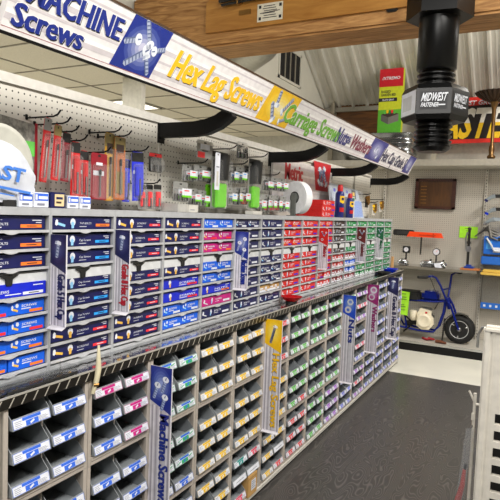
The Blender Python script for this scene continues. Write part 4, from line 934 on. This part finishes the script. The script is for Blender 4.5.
# orange scabbard and black tool
def back(px, py, y): return atY(px, py, y)
A = back(407.5, 234, 7.2); B = back(444, 234.5, 7.2); o = empty('bar_cover', (A.x, 7.2, A.z), 'long bright orange plastic bar cover lying against back pegboard', 'bar cover')
m = MB(); L = B.x-A.x; c = M('orange_plastic', '#ff4a14', .35); m.prism([(0, 0, -.03), (L, 0, -.03), (L-.03, 0, .03), (.035, 0, .035)], (0, -.05, 0), c); m.bbox((.15, -.056, -.01), (L*.8, -.05, .004), M('orange_dark', '#d03808', .4), .002); m.bbox((L*.72, -.058, -.025), (L*.76, -.05, .028), MATS['orange_dark'], .002); m.build('cover', o)
A2 = back(394, 231, 7.22); m = MB(); m.bbox((A2.x-A.x, -.03, -.02), (.08, .03, .055), blackp, .01); m.bbox((A2.x-A.x+.05, -.036, -.01), (.03, -.03, .04), M('black_plastic_dark', '#2a2a2a', .5), .004); m.build('handle', o)
m = MB(); xx = back(421, 245, 7.2).x-A.x; m.tube([(xx, .0, -.03), (xx, .0, -.17), (xx-.005, .01, -.25)], .009, iron, 8); m.build('rod', o)
m = MB(); m.tube([(.1, .1, .0), (.1, -.04, -.032)], .005, black, 6); m.build('peg', o)
# gauges
for i, (px, py, yy, lab) in enumerate(((406.5, 249.5, 7.05, 'square-bodied dial gauge standing on shelf at the left'), (436.5, 252, 7.0, 'round white dial gauge standing on shelf behind chrome parts'))):
    A = back(px, py, yy); o = empty('dial_gauge', (A.x, yy, sz+.001), lab, 'gauge', 'gauges on the wall shelf'); h = A.z-sz
    m = MB(); m.lathe((0, 0, 0), [(.035, 0), (.035, .012), (.012, .016), (.009, h-.03)], iron, n=16); m.build('stem', o)
    m = MB()
    if i == 0: m.bbox((-.045, -.02, h-.042), (.045, .02, h+.042), blackp, .006)
    else: m.lathe((0, .02, h), [(.04, 0), (.044, .006), (.044, .038), (.04, .04)], blackp, ax=(0, -1, 0), n=24)
    m.build('body', o); m = MB(); m.lathe((0, -.021, h), [(.036 if i else .028, 0), (.034 if i else .026, .002)], M('dial_face', '#d8d6dd', .4), ax=(0, -1, 0), n=20); m.tube([(0, -.022, h), (.015, -.022, h+.02)], .002, redt if i else ink, 6); m.build('dial', o)
# chrome parts on the shelf
for i, (px0, px1, lab) in enumerate(((398, 407.5, 'chrome clamp at left end of the wall shelf'), (421, 434, 'clear pack of chrome handles in the middle of the wall shelf'), (435, 446, 'chrome bundled fittings with white tag right of round gauge'))):
    A = back(px0, 265, 6.96); B = back(px1, 265, 6.96); w = B.x-A.x; o = empty('chrome_fitting', ((A.x+B.x)/2, 6.95, sz+.001), lab, 'fitting')
    m = MB(); m.tube([(-w*.45, 0, .03), (-w*.1, -.02, .055), (w*.3, 0, .05), (w*.45, .02, .03)], [.022, .03, .026, .02], chrome, 12); m.tube([(-w*.4, .05, .016), (w*.42, .04, .016)], .016, chrome, 10); m.build('body', o)
    m = MB(); m.tube([(-w*.3, -.04, .012), (w*.35, -.05, .012)], .012, steel, 10); m.tube([(w*.1, .02, .05), (w*.2, .06, .085)], .01, iron, 8); m.build('lever', o)
    if i == 2: m = MB(); m.prism([(-.05, -.06, .004), (.03, -.065, .004), (.0, -.05, .06), (-.07, -.045, .05)], (0, -.002, 0), paper); m.build('tag', o)
    if i == 1: m = MB(); m.bbox((-w*.5, -.07, .0), (w*.5, .08, .075), clear, .01); m.build('pack', o)
# lime price cards
A = back(459, 237.5, 7.312); B = back(478, 227, 7.312); m = MB(); m.box((A.x, 7.312, A.z), (B.x, 7.3145, B.z), M('lime_paper', '#a6ea2c', .6)); fr = (V(A.x, 7.3118, A.z), X3, Z3); w, h = B.x-A.x, B.z-A.z
m.text(fr, 'SALE', w*.42, h*.68, .022, ink, w*.2) if 0 else None
for q, (a, b) in enumerate(((.3, .62), (.35, .58), (.38, .6))): m.rect(fr, (w*a, h*(.8-.2*q)), (w*b, h*(.85-.2*q)), M('pencil', '#5a7a2a', .6), .0005)
tag(m.build('price_card'), 'lime green card pinned on pegboard behind the tall jack', 'card')
# tall jack on wooden board
A = back(468.5, 268, 6.98); B = back(470.5, 229, 6.98); o = empty('farm_jack', (A.x, 6.98, sz+.02), 'tall dark ratchet jack with blue base on an orange-brown board', 'jack')
H = B.z-sz-.02; m = MB(); m.box((-.028, -.012, .02), (.0, .012, H), iron); m.lathe((-.014, .0, H-.01), [(.02, 0), (.022, .02), (.012, .03)], iron, n=12)
m.build('bar', o); m = MB(); m.bbox((-.05, -.06, 0), (.06, .06, .02), M('jack_blue', '#1c3f9a', .4), .006); m.bbox((-.03, -.03, .02), (.03, .03, .04), MATS['jack_blue'], .004); m.build('base', o)
m = MB(); m.bbox((-.045, -.03, H*.42), (.012, .03, H*.56), steel, .008); m.bbox((-.05, -.02, H*.62), (.01, .025, H*.68), iron, .006); m.tube([(-.035, -.02, H*.5), (-.05, -.02, H*.75), (-.03, -.02, H*.92)], .01, steel, 10); m.build('lift_head', o)
m = MB(); m.bbox((-.085, -.075, -.019), (.125, .075, 0), M('board_orange', '#b9713a', .6), .003); q = m.build('wood_board'); q.location = (A.x, 6.98, sz+.02); tag(q, 'orange-brown wooden board under the jack on the wall shelf', 'board')
q.location.z = sz+.0195

# ------------------------------------------------------------------ minibike
KY = 6.93
def K(px, py, dy=0): p = atY(px, py, KY+dy); return p
bk = empty('minibike', (K(459.5, 331).x, KY, DZ), 'blue minibike with cream engine and fat black front tyre', 'minibike')
def kb_(px, py, dy=0): p = K(px, py, 0); return V(p.x-bk.location.x, dy, p.z-DZ)
ax_ = kb_(459.5, 331); R_ = ax_.z
R_ = .172; ax_.z = R_+.001
rimm = M('rim_silver', '#c3c4c4', .35, .3)
def wheel(cx, name):
    w = MB(); prof = []
    for k in range(13): a = -PI/2+PI*k/12; prof.append((R_-.055+.055*math.cos(a), .062*math.sin(a)))
    prof = [(R_-.062, -.055)]+prof+[(R_-.062, .055)]
    w.lathe((cx, 0, R_), prof, rubber, ax=(0, 1, 0), n=44)
    for k in range(30):      # knobbly tread
        a = 2*PI*k/30
        for s in (-1, 0, 1):
            T = Matrix.Translation((cx, 0, R_)) @ Matrix.Rotation(a+(.1 if s else 0), 4, 'Y') @ Matrix.Translation((R_-.004-abs(s)*.008, s*.032, 0))
            w.box((-.006, -.011, -.011), (.006, .011, .011), rubber, T)
    t = w.build(name, bk)
    r = MB(); r.lathe((cx, 0, R_), [(.116, -.05), (.1, -.058), (.092, -.04), (.05, -.02), (.05, .02), (.092, .04), (.1, .058), (.116, .05)], rimm, ax=(0, 1, 0), n=32)
    for k in range(3):
        a = 2*PI*k/3+.4; r.tube([(cx+.03*math.cos(a), -.034, R_+.03*math.sin(a)), (cx+.1*math.cos(a), -.05, R_+.1*math.sin(a))], .012, chrome, 8)
    r.build('rim', t); h = MB(); h.lathe((cx, -.07, R_), [(.0, 0), (.018, 0), (.02, .01), (.045, .03), (.045, .11), (.02, .13), (.018, .14), (0, .14)], steel, ax=(0, 1, 0), n=20); h.build('hub', t); return t
wheel(ax_.x, 'front_wheel'); wheel(ax_.x-.86, 'rear_wheel')
m = MB()
hd = kb_(448, 302); hb = kb_(447, 311)
for s in (-1, 1):
    m.tube([kb_(446, 300, s*.05), kb_(444, 312, s*.05), kb_(439, 326, s*.06), kb_(434, 331, s*.07), kb_(420, 329, s*.09), kb_(402, 325, s*.09), kb_(395, 312, s*.09)], .013, bikeblue, 10)
    m.tube([kb_(448, 301, s*.04), kb_(436, 301, s*.07), kb_(412, 299, s*.08), kb_(396, 298, s*.08)], .013, bikeblue, 10)
m.tube([kb_(447, 298), kb_(449.5, 309)], .024, bikeblue, 14)
m.tube([kb_(405, 299, -.08), kb_(408, 327, -.09)], .011, bikeblue, 8); m.tube([kb_(420, 329, -.09), kb_(420, 329, .09)], .011, bikeblue, 8)
m.build('frame', bk)
m = MB()
for s in (-1, 1):
    m.tube([kb_(447, 297, s*.085), kb_(452, 306, s*.085), V(ax_.x-.02, s*.085, R_+.05), V(ax_.x, s*.085, R_)], .013, bikeblue, 10)
m.tube([kb_(447, 298, -.085), kb_(447, 298, .085)], .015, bikeblue, 10); m.tube([kb_(449, 304, -.085), kb_(449, 304, .085)], .012, bikeblue, 10); m.build('fork', bk)
m = MB(); m.tube([kb_(447, 298, -.09), kb_(442, 285, -.10), kb_(438, 277, -.13), kb_(435, 274.5, -.2), kb_(432, 275, -.30)], .012, bikeblue, 10); m.tube([kb_(447, 298, .09), kb_(449, 283, .13), kb_(449.5, 276, .17), kb_(452, 274.5, .26), kb_(454, 275, .34)], .012, bikeblue, 10); m.tube([kb_(444, 289, -.1), kb_(449, 289, .12)], .010, bikeblue, 10); bar = m.build('handlebar', bk)
m = MB(); p = kb_(432, 275, -.30); m.tube([p, p+V(-.05, -.06, .0), p+V(-.085, -.1, .0)], .018, blackp, 10); m.build('grip', bar)
m = MB(); p = kb_(454, 275, .34); m.tube([p, p+V(.03, .06, 0)], .018, blackp, 10); m.build('grip', bar)
m = MB(); p = kb_(433.5, 275, -.22); m.bbox(p+V(-.02, -.02, -.015), p+V(.02, .02, .02), chrome, .006); m.tube([p+V(0, 0, -.01), kb_(441, 300, -.12), kb_(436, 308, -.1)], .004, black, 6); m.build('brake_lever', bar)
# fender
m = MB(); n = 10
vv = []; 
for k in range(n+1):
    a = math.radians(170-110*k/n)
    for yy in (-.06, -.03, .03, .06): vv.append((ax_.x+(R_+.02-(.012 if abs(yy) > .05 else 0))*math.cos(a), yy, R_+(R_+.02-(.012 if abs(yy) > .05 else 0))*math.sin(a)))
m.geo(vv, [(k*4+j, k*4+j+1, k*4+j+5, k*4+j+4) for k in range(n) for j in range(3)], chrome, True); m.build('fender', bk)
# tank and seat
m = MB(); a, b = kb_(422.5, 299.5), kb_(440.5, 291.5); m.bbox((a.x, -.09, a.z), (b.x, .09, b.z-.0), bikeblue, .03); m.tube([((a.x+b.x)/2, 0, b.z-.006), ((a.x+b.x)/2, 0, b.z+.02)], .022, chrome, 14); m.build('tank', bk)
m = MB(); a, b = kb_(396, 298.5), kb_(421.5, 291); m.bbox((a.x, -.11, a.z), (b.x, .11, b.z), blackp, .025); m.build('seat', bk)
# engine
c = kb_(425.5, 318); m = MB(); m.bbox((c.x-.10, -.04, c.z-.11), (c.x+.09, .1, c.z+.05), iron, .02); m.bbox((c.x-.13, -.02, c.z-.1), (c.x-.08, .1, c.z+.06), steel, .015)
for k in range(5): m.box((c.x-.07, -.035, c.z+.05+k*.016), (c.x+.06, .08, c.z+.056+k*.016), steel)
en = m.build('engine', bk)
m = MB(); m.prism([(c.x-.085, -.1, c.z-.085), (c.x-.03, -.1, c.z-.125), (c.x+.06, -.1, c.z-.12), (c.x+.11, -.1, c.z-.06), (c.x+.105, -.1, c.z+.01), (c.x+.075, -.1, c.z+.05), (c.x+.08, -.1, c.z+.10), (c.x-.05, -.1, c.z+.125), (c.x-.085, -.1, c.z+.06)], (0, .07, 0), cream); m.lathe((c.x, -.1, c.z-.02), [(.085, -.0), (.08, .02), (.06, .026), (.055, .022), (0, .024)], cream, ax=(0, -1, 0), n=28)
m.rect((V(c.x+.01, -.1005, c.z+.07), X3, Z3), (0, 0), (.025, .022), redc, .001); m.build('shroud', en)
m = MB(); m.lathe((c.x-.135, -.06, c.z+.02), [(0, -.05), (.04, -.05), (.045, 0), (.045, .06), (.03, .07), (0, .07)], cream, ax=(0, 0, 1), n=18); m.build('air_filter', en)
m = MB(); m.tube([kb_(404, 311, -.1), kb_(415, 322, -.1), kb_(405, 330, -.1)], .012, black, 8); m.tube([(c.x-.1, -.05, c.z-.05), (c.x-.22, -.05, c.z-.08)], .03, iron, 10); m.build('chain_guard', bk)
# kick stand
m = MB(); m.tube([kb_(445, 318, -.02), V(kb_(445, 318).x-.01, -.06, .003)], .010, iron, 8); m.build('stand', bk)
# red strap and rusty bar under the bike
A = K(431, 333); m = MB(); m.tube([(A.x-.09, KY-.02, DZ+.014), (A.x-.03, KY-.1, DZ+.018), (A.x+.02, KY-.02, DZ+.014), (A.x+.05, KY-.07, DZ+.02), (A.x-.02, KY-.06, DZ+.03)], .014, M('strap_red', '#9a1c24', .7), 8); tag(m.build('red_strap'), 'crumpled dark red strap on the deck under the minibike', 'strap')
A = K(443, 337); m = MB(); m.tube([(A.x-.06, KY-.14, DZ+.02), (A.x+.0, KY-.15, DZ+.022), (A.x+.06, KY-.17, DZ+.016)], [.02, .018, .012], M('rust_brown', '#6b3a20', .7), 10); tag(m.build('rusty_bar'), 'short rusty brown bar on the deck beside front tyre', 'bar')
# lime price sheet hung on the bike
A = K(400, 312); B = K(412.5, 291); m = MB(); yy = KY-.16; m.prism([(A.x, yy, A.z), (B.x-.012, yy, A.z-.005), (B.x, yy+.01, B.z), (A.x, yy+.02, B.z+.01)], (0, .002, 0), MATS['lime_paper']); fr = (V(A.x, yy-.003, A.z), X3, Z3); w, h = B.x-A.x, B.z-A.z
for q, (a, b, t_) in enumerate(((.1, .7, .9), (.1, .75, .76), (.1, .8, .66), (.1, .6, .42), (.1, .72, .34), (.3, .7, .2))): m.rect(fr, (w*a, h*t_), (w*b, h*t_+.008), MATS['pencil'], .0025)
tag(m.build('price_sheet'), 'lime green price sheet hanging on the minibike seat', 'card')

# ------------------------------------------------------------------ right hand wall section goods
def bp_(px, py, y=7.2): return atY(px, py, y)
def clampbar(px, py, lab, tip, sh):
    A = bp_(px, py, 7.12); o = empty('bar_clamp', A, lab, 'clamp', 'bar clamps on the back wall')
    m = MB(); m.box((.06, -.01, -.02), (.6, .01, .02), sh); m.build('bar', o)
    m = MB(); m.tube([(.09, 0, .0), (.05, 0, -.01), (.0, 0, -.045)], [.026, .022, .018], M('clamp_silver', '#a9b4bc', .35, .6), 10); m.tube([(.0, 0, -.04), (-.012, 0, -.065)], .022, tip, 12); m.build('jaw', o)
    m = MB(); m.tube([(.2, .19, .01), (.2, -.03, .01)], .005, black, 6); m.build('peg', o)
clampbar(487, 196, 'black bar clamp with dark blue tip, highest of three', navy, blackp)
clampbar(487.5, 209, 'silver bar clamp with bright blue tip, middle of three', MATS['dish_blue'], iron)
clampbar(486, 219, 'silver bar clamp with pale tip, lowest of three', steel, MATS['clamp_silver'])
A = bp_(486, 232, 7.15); o = empty('pipe_fitting_set', A, 'grey grooved hand clamps hanging at the upright by the jack', 'clamp')
for k in range(4):
    m = MB(); m.tube([(-.12+.03*k, -.02*k, -.06+.03*k), (-.03+.02*k, -.02*k, .02+.02*k), (.06, -.02*k, .03-.03*k), (.14, -.02*k, -.03*k)], [.006, .016, .018, .008], M('grey_cast', '#6f6c66', .5, .5), 8); m.build('clamp_arm', o)
m = MB(); m.tube([(0, BY-7.15-.02, .05), (0, -.08, .05)], .005, black, 6); m.build('peg', o)
A = bp_(483, 254, 7.1); B = bp_(512, 237.5, 7.1); o = empty('drill_box', (A.x, 7.1, A.z), 'blue boxed power tool hanging on back wall at right', 'box'); w, h = B.x-A.x, B.z-A.z
m = MB(); m.bbox((0, -.0, 0), (w, .2, h), M('box_cobalt', '#1767c8', .4), .006); fr = (V(0, -.0003, 0), X3, Z3); m.rect(fr, (w*.5, h*.75), (w*.98, h*.95), ink, .0006); m.rect(fr, (w*.35, h*.12), (w*.98, h*.4), paper, .0006); m.rect(fr, (w*.62, h*.5), (w*.95, h*.66), green, .0006); m.rect(fr, (w*.1, h*.3), (w*.3, h*.75), M('box_skyblue', '#4aa0e8', .4), .0006); m.build('carton', o)
m = MB(); m.tube([(w*.1, -.01, h*.9), (w*.3, -.03, h*.5), (w*.4, -.02, h*.2), (w*.95, -.02, h*.2)], .012, silver, 8); m.build('strap', o)
A = bp_(480.5, 308, 7.2); B = bp_(515, 273, 7.2); o = empty('sheet_pack', (A.x, 7.2, A.z), 'grey speckled sheet pack with blue bottom band on back wall', 'sheet pack'); w, h = B.x-A.x, B.z-A.z
m = MB(); m.bbox((0, 0, 0), (w, .1, h), M('sheet_grey', '#74726c', .7, noise=.25, scale=90), .006); m.build('sheets', o); m = MB(); m.box((-.003, -.004, .0), (w, .001, h*.16), M('band_blue', '#1c66c4', .5)); fr = (V(0, -.0045, 0), X3, Z3)
for q in range(5): m.rect(fr, (w*(.08+.19*q), h*.05), (w*(.15+.19*q), h*.11), paper, .0006)
m.build('band', o)
A = bp_(481, 274, 7.1); B = bp_(515, 264, 7.1); m = MB(); m.bbox((A.x, 7.0, A.z), (B.x, 7.19, A.z+.03), M('yellow_foam', '#d9b650', .6), .006); m.bbox((A.x+.02, 7.02, A.z+.0305), (B.x, 7.19, A.z+.06), MATS['yellow_foam'], .006); tag(m.build('yellow_tray'), 'pale yellow tray above the speckled sheet pack', 'tray')
A = bp_(481, 264, 7.12); B = bp_(515, 259, 7.12); m = MB(); m.bbox((A.x, 7.08, A.z), (B.x, 7.19, B.z+.01), MATS['band_blue'], .008); tag(m.build('blue_case'), 'slim blue case lying on the yellow tray', 'case')

# ------------------------------------------------------------------ on the ledge
m = MB(); gy = 6.985; TRH = .37
A = atY(377, 133, gy); B = atY(404, 69, gy); w = B.x-A.x-.0; h = atY(390, 68.5, gy).z-LZ-TRH-.018
o = empty('garden_bed_box', (A.x, gy, LZ+TRH+.016), 'tall red, yellow-green carton for a raised garden bed standing on the trough', 'box')
m = MB(); gl = M('box_yellowgreen', '#c4cc2a', .45); gg = M('box_grass', '#5aae32', .45); lean = -.0
m.bbox((0, 0, 0), (w, .09, h), gl, .003); fr = (V(0, -.0004, 0), X3, Z3)
m.rect(fr, (0, h*.72), (w, h), M('box_red', '#c01a28', .4), .0006); m.rect(fr, (0, 0), (w, h*.36), gg, .0006); m.text(fr, '/XTREMO', w*.1, h*.83, .035, paper, w*.75, .001, .25, .02)
m.text(fr, 'RAISED', w*.1, h*.625, .03, ink, w*.4, .001, 0, .02); m.text(fr, 'GARDEN BED', w*.1, h*.575, .03, ink, w*.62, .001, 0, .02); m.rect(fr, (0, h*.49), (w*.78, h*.545), ink, .0008); m.text(fr, 'SLATE GRAY', w*.16, h*.503, .02, paper, w*.5, .0014, 0, .02)
bedm = M('bed_grey', '#5b5a56', .5)
m.shape(fr, [(w*.14, h*.29), (w*.14, h*.19), (w*.45, h*.13), (w*.45, h*.24)], bedm, .0011); m.shape(fr, [(w*.45, h*.24), (w*.45, h*.13), (w*.88, h*.18), (w*.88, h*.29)], M('bed_grey_light', '#77756f', .5), .0011); m.shape(fr, [(w*.14, h*.29), (w*.45, h*.24), (w*.88, h*.29), (w*.57, h*.335)], brown, .0014)
for q in range(5): m.shape(fr, [(w*(.3+.1*q)+.02*math.cos(k*PI/4), h*(.32+.01*(q % 2))+.022*math.sin(k*PI/4)) for k in range(8)], [leaf, yellow, green, redt, leaf][q], .0017)
m.build('carton', o)
# trough
A = atY(341, 150, 7.05); B = atY(414, 150, 7.05); o = empty('stock_trough', ((A.x+B.x)/2, 7.2, LZ+.001), 'galvanised stock trough on the ledge under the garden bed carton', 'trough')
w = B.x-A.x; H = TRH; m = MB()
prof = [(.0, -.0), (.86, 0), (.9, .05), (.93, .11), (.97, .13), (.97, .15), (.92, .17), (.93, .23), (.985, .25), (.985, .275), (.93, .295), (.94, .34), (1.0, H), (1.02, H+.006), (1.02, H+.014), (.99, H+.014), (.92, .31), (.84, .02), (0, .02)]
v = []; f = []; n = 44
for r, z in prof:
    for k in range(n):
        a = 2*PI*k/n; c, s_ = math.cos(a), math.sin(a); e = .55
        v.append(((w/2-.3+.3*r)*math.copysign(abs(c)**e, c) if r > 0 else 0, (-.07+.3*r)*math.copysign(abs(s_)**e, s_) if r > 0 else 0, z))
for i in range(len(prof)-1):
    for k in range(n): f.append((i*n+k, i*n+(k+1) % n, (i+1)*n+(k+1) % n, (i+1)*n+k))
m.geo(v, f, galv, True); m.build('tub', o)
# wooden window frame with plank behind
A = atY(329, 92, 7.5); B = atY(382, 92, 7.5); zb = LZ+.29; o = empty('wooden_crate', (A.x, 7.58, LZ+.001), 'stacked pale wooden frames with brown plank behind the trough', 'frame')
zt = atY(340, 92, 7.5).z-LZ; w = B.x-A.x+.1; fm = M('frame_pale', '#a39c8b', .6)
for k in range(3):
    m = MB(); d = -.03*k; z_ = zt-.03*k; x_ = .03*k
    m.box((x_, d-.02, 0), (x_+.028, d, z_), fm); m.box((w-.03, d-.02, 0), (w, d, z_), fm); m.box((x_, d-.02, z_-.028), (w, d, z_), fm); m.build('frame_layer', o)
m = MB(); m.box((.1, -.005, zt*.32), (w-.03, .01, zt*.85), wood_mat('brown_plank', '#4a2c10', '#74481c', 0, 5, .5, 2, .2)); m.build('plank', o)
# FASTENERS sign
A = atY(440, 144, 7.1); B = atY(448, 96, 7.1); zt = B.z; zb = atY(448, 141.5, 7.1).z
fs_ = empty('fasteners_sign', (-1.42, 7.34, LZ+.001), 'red-bordered black sign with slanted letters FASTENERS on the ledge', 'sign')
m = MB(); W, hz0, hz1 = 1.75, zb-LZ, zt-LZ
m.prism([(0, 0, hz0), (W, 0, hz0+.02), (W, 0, hz1+.05), (0, 0, hz1)], (0, .02, 0), M('sign_red_board', '#c8281e', .4)); m.box((.1, .02, 0), (.16, .05, hz1), fm); m.box((1.5, .02, 0), (1.56, .05, hz1), fm); m.build('board', fs_)
fr = (V(0, -.001, hz0), X3, V(.0, 0, 1)); hh = hz1-hz0
m = MB(); m.shape(fr, [(.015, hh*.09), (W-.015, hh*.09+.02), (W-.015, hh*.86+.04), (.015, hh*.80)], M('sign_black', '#17100e', .4), .0005); m.build('black_field', fs_)
sx0 = atY(446, 125, 7.33).x+1.42
m = MB(); m.text(fr, 'FASTENERS', sx0-.20, hh*.14, hh*.62, M('sign_yellow_letter', '#e3b81e', .4), W*.88, .001, .22, .03); lt = m.build('lettering', fs_)
# white upper halves of the letters: same letters cut at mid height
lw = M('sign_white_letter', '#dedad0', .4); me = lt.data; import bmesh
bm = bmesh.new(); bm.from_mesh(me); bmesh.ops.bisect_plane(bm, geom=list(bm.verts)+list(bm.edges)+list(bm.faces), plane_co=(0, 0, hz0+hh*.46), plane_no=(0, 0, 1)); me.materials.append(lw)
for fc in bm.faces:
    if fc.calc_center_median().z > hz0+hh*.46: fc.material_index = 1
bm.to_mesh(me); bm.free()
m = MB(); m.text(fr, 'MIDWEST GROW', .25, hh*.86, .05, paper, .62, .0012, .2, .02); m.build('small_lettering', fs_)
# brass torchiere
A = atY(489, 156, 7.05); ln = empty('brass_lamp', (A.x+.02, 7.08, LZ+.001), 'brass standing lamp with dark fluted bowl before the red sign', 'lamp')
H = atY(489, 100, 7.08).z-LZ
m = MB(); m.lathe((0,0,0), [(.11, 0), (.115, .008), (.06, .022), (.03, .03), (.028, .05), (.045, .07), (.045, .09), (.025, .11), (.032, .16), (.028, .2), (.017, .23), (.02, H*.6), (.024, H*.85), (.04, H*.93), (.05, H*.96)], M('old_brass', '#6e5230', .35, .8), n=24); m.build('stem', ln)
m = MB(); v = []; f = []; n = 48
for r, z in ((.05, 0), (.12, .03), (.19, .08), (.215, .11), (.2, .105), (.11, .04), (0, .02)):
    for k in range(n):
        q = r*(1+.05*(-1)**k); a = 2*PI*k/n; v.append((q*math.cos(a), q*math.sin(a), H*.96+z))
for i in range(6):
    for k in range(n): f.append((i*n+k, i*n+(k+1) % n, (i+1)*n+(k+1) % n, (i+1)*n+k))
m.geo(v, f, M('bowl_bronze', '#33241a', .4, .5)); m.build('bowl', ln)

# ------------------------------------------------------------------ white slotted display stand, right foreground
A = atY(487, 330, 2.0)
st = empty('display_stand', (-.155, 2.0, 0), 'white slotted steel display stand in the right foreground', 'stand')
zt = A.z; sw = M('stand_white', '#d8d3c8', .4)
m = MB(); m.bbox((0, 0, 0), (.026, .03, zt), sw, .006); m.bbox((.026, .004, 0), (.036, .03, zt-.005), sw, .003); m.build('corner_post', st)
m = MB(); px = .036; sl0, sl1 = .05, .12; W = .42
zs = [.20+.058*k for k in range(13)]
m.box((px, .006, 0), (sl0, .026, zt-.01), sw); m.box((sl1, .006, 0), (sl1+.02, .026, zt-.01), sw)
m.box((sl0, .006, 0), (sl1, .026, zs[0]-.018), sw)
for a, b in zip(zs, zs[1:]): m.box((sl0, .006, a+.018), (sl1, .026, b-.018), sw)
m.box((sl0, .006, zs[-1]+.018), (sl1, .026, zt-.01), sw); m.build('slotted_panel', st)
m = MB(); m.box((px, .20, 0), (W, .22, zt-.05), dark); m.box((sl1+.02, .006, 0), (W, .026, zt-.012), sw); m.box((W-.01, .006, 0), (W, .22, zt-.05), sw); m.build('cabinet_body', st)
m = MB(); m.bbox((-.002, -.002, zt-.012), (W, .05, zt+.012), sw, .008); m.build('top_cap', st)
m = MB(); m.tube([(.02, .03, zt+.005), (-.01, .05, zt-.002), (-.022, .06, zt-.03), (-.022, .06, zt-.075)], .0045, greyc, 8); m.build('cable', st)
m = MB(); m.tube([(-.024, .12, .0), (-.024, .12, .94)], .006, sw, 8); m.tube([(-.024, .12, .905), (-.045, .12, .945)], .004, sw, 8); m.bbox((-.032, .11, .84), (-.02, .13, .87), sw, .003); m.tube([(-.024, .12, .5), (.03, .12, .5)], .005, sw, 8); m.tube([(-.024, .12, .9), (.03, .12, .9)], .005, sw, 8); m.build('side_rail', st)
p_ = empty('bagged_tool', (-.198, 2.11, .62), 'clear bagged tool with red handle hanging on side of white stand', 'tool')
m = MB(); m.tube([(.0, 0, .04), (-.004, 0, -.02), (-.016, 0, -.08), (-.03, 0, -.16)], [.006, .009, .011, .008], M('handle_red', '#b5433c', .4), 10); m.build('handle', p_)
m = MB(); m.tube([(.0, 0, .035), (.004, 0, .06)], .005, iron, 8); m.build('jaw', p_)
m = MB(); vv = []
for i in range(7):
    for j in range(4):
        u, q = i/6, j/3; vv.append((-.03+.03*u+.025*q, -.02+.012*math.sin(5*u+3*q), -.16+.36*u))
m.geo(vv, [(i*4+j, i*4+j+1, (i+1)*4+j+1, (i+1)*4+j) for i in range(6) for j in range(3)], film, True); m.build('bag', p_)
m = MB(); m.tube([(.012, .0, .195), (.019, .01, .205)], .003, steel, 6); m.build('hanging_loop', p_)

# ------------------------------------------------------------------ lights
def area(loc, rot, sx, sy_, e, col=(1, .965, .91)):
    l = bpy.data.lights.new('room_or_fill_light', 'AREA'); l.shape = 'RECTANGLE'; l.size = sx; l.size_y = sy_; l.energy = e; l.color = col
    o = bpy.data.objects.new('room_or_fill_light', l); COL.objects.link(o); o.location = loc; o.rotation_euler = rot; return o
area((.6, 1.5, 3.3), (0, math.radians(22), 0), .4, 1.4, 100)
area((1.0, 4.2, 3.6), (math.radians(-4), math.radians(22), 0), .4, 1.4, 100)
area((-.2, -.9, 2.9), (math.radians(40), 0, 0), 1.6, .4, 75)  # unseen fill added behind the camera, lifts faces turned towards it
area((1.2, 5.2, 3.9), (math.radians(48), math.radians(8), 0), 1.2, .4, 85)  # added lamp, aimed at the back wall to brighten the ledge
area((1.6, 4.6, 2.9), (0, math.radians(155), 0), .5, 1.2, 35)  # added uplight, set low to rake the roof ribs; no fitting built
area((-4.2, 2.4, 2.69), (0, 0, 0), 1.2, .6, 90); area((-4.2, 5.3, 2.68), (0, 0, 0), 1.2, .6, 40)
w = bpy.data.worlds.new('World'); SC.world = w; w.use_nodes = True; w.node_tree.nodes['Background'].inputs[0].default_value = (1, .97, .93, 1); w.node_tree.nodes['Background'].inputs[1].default_value = .08
vs = SC.view_settings; vs.view_transform = 'Standard'; vs.look = 'None'; vs.exposure = 0.0; vs.gamma = 1
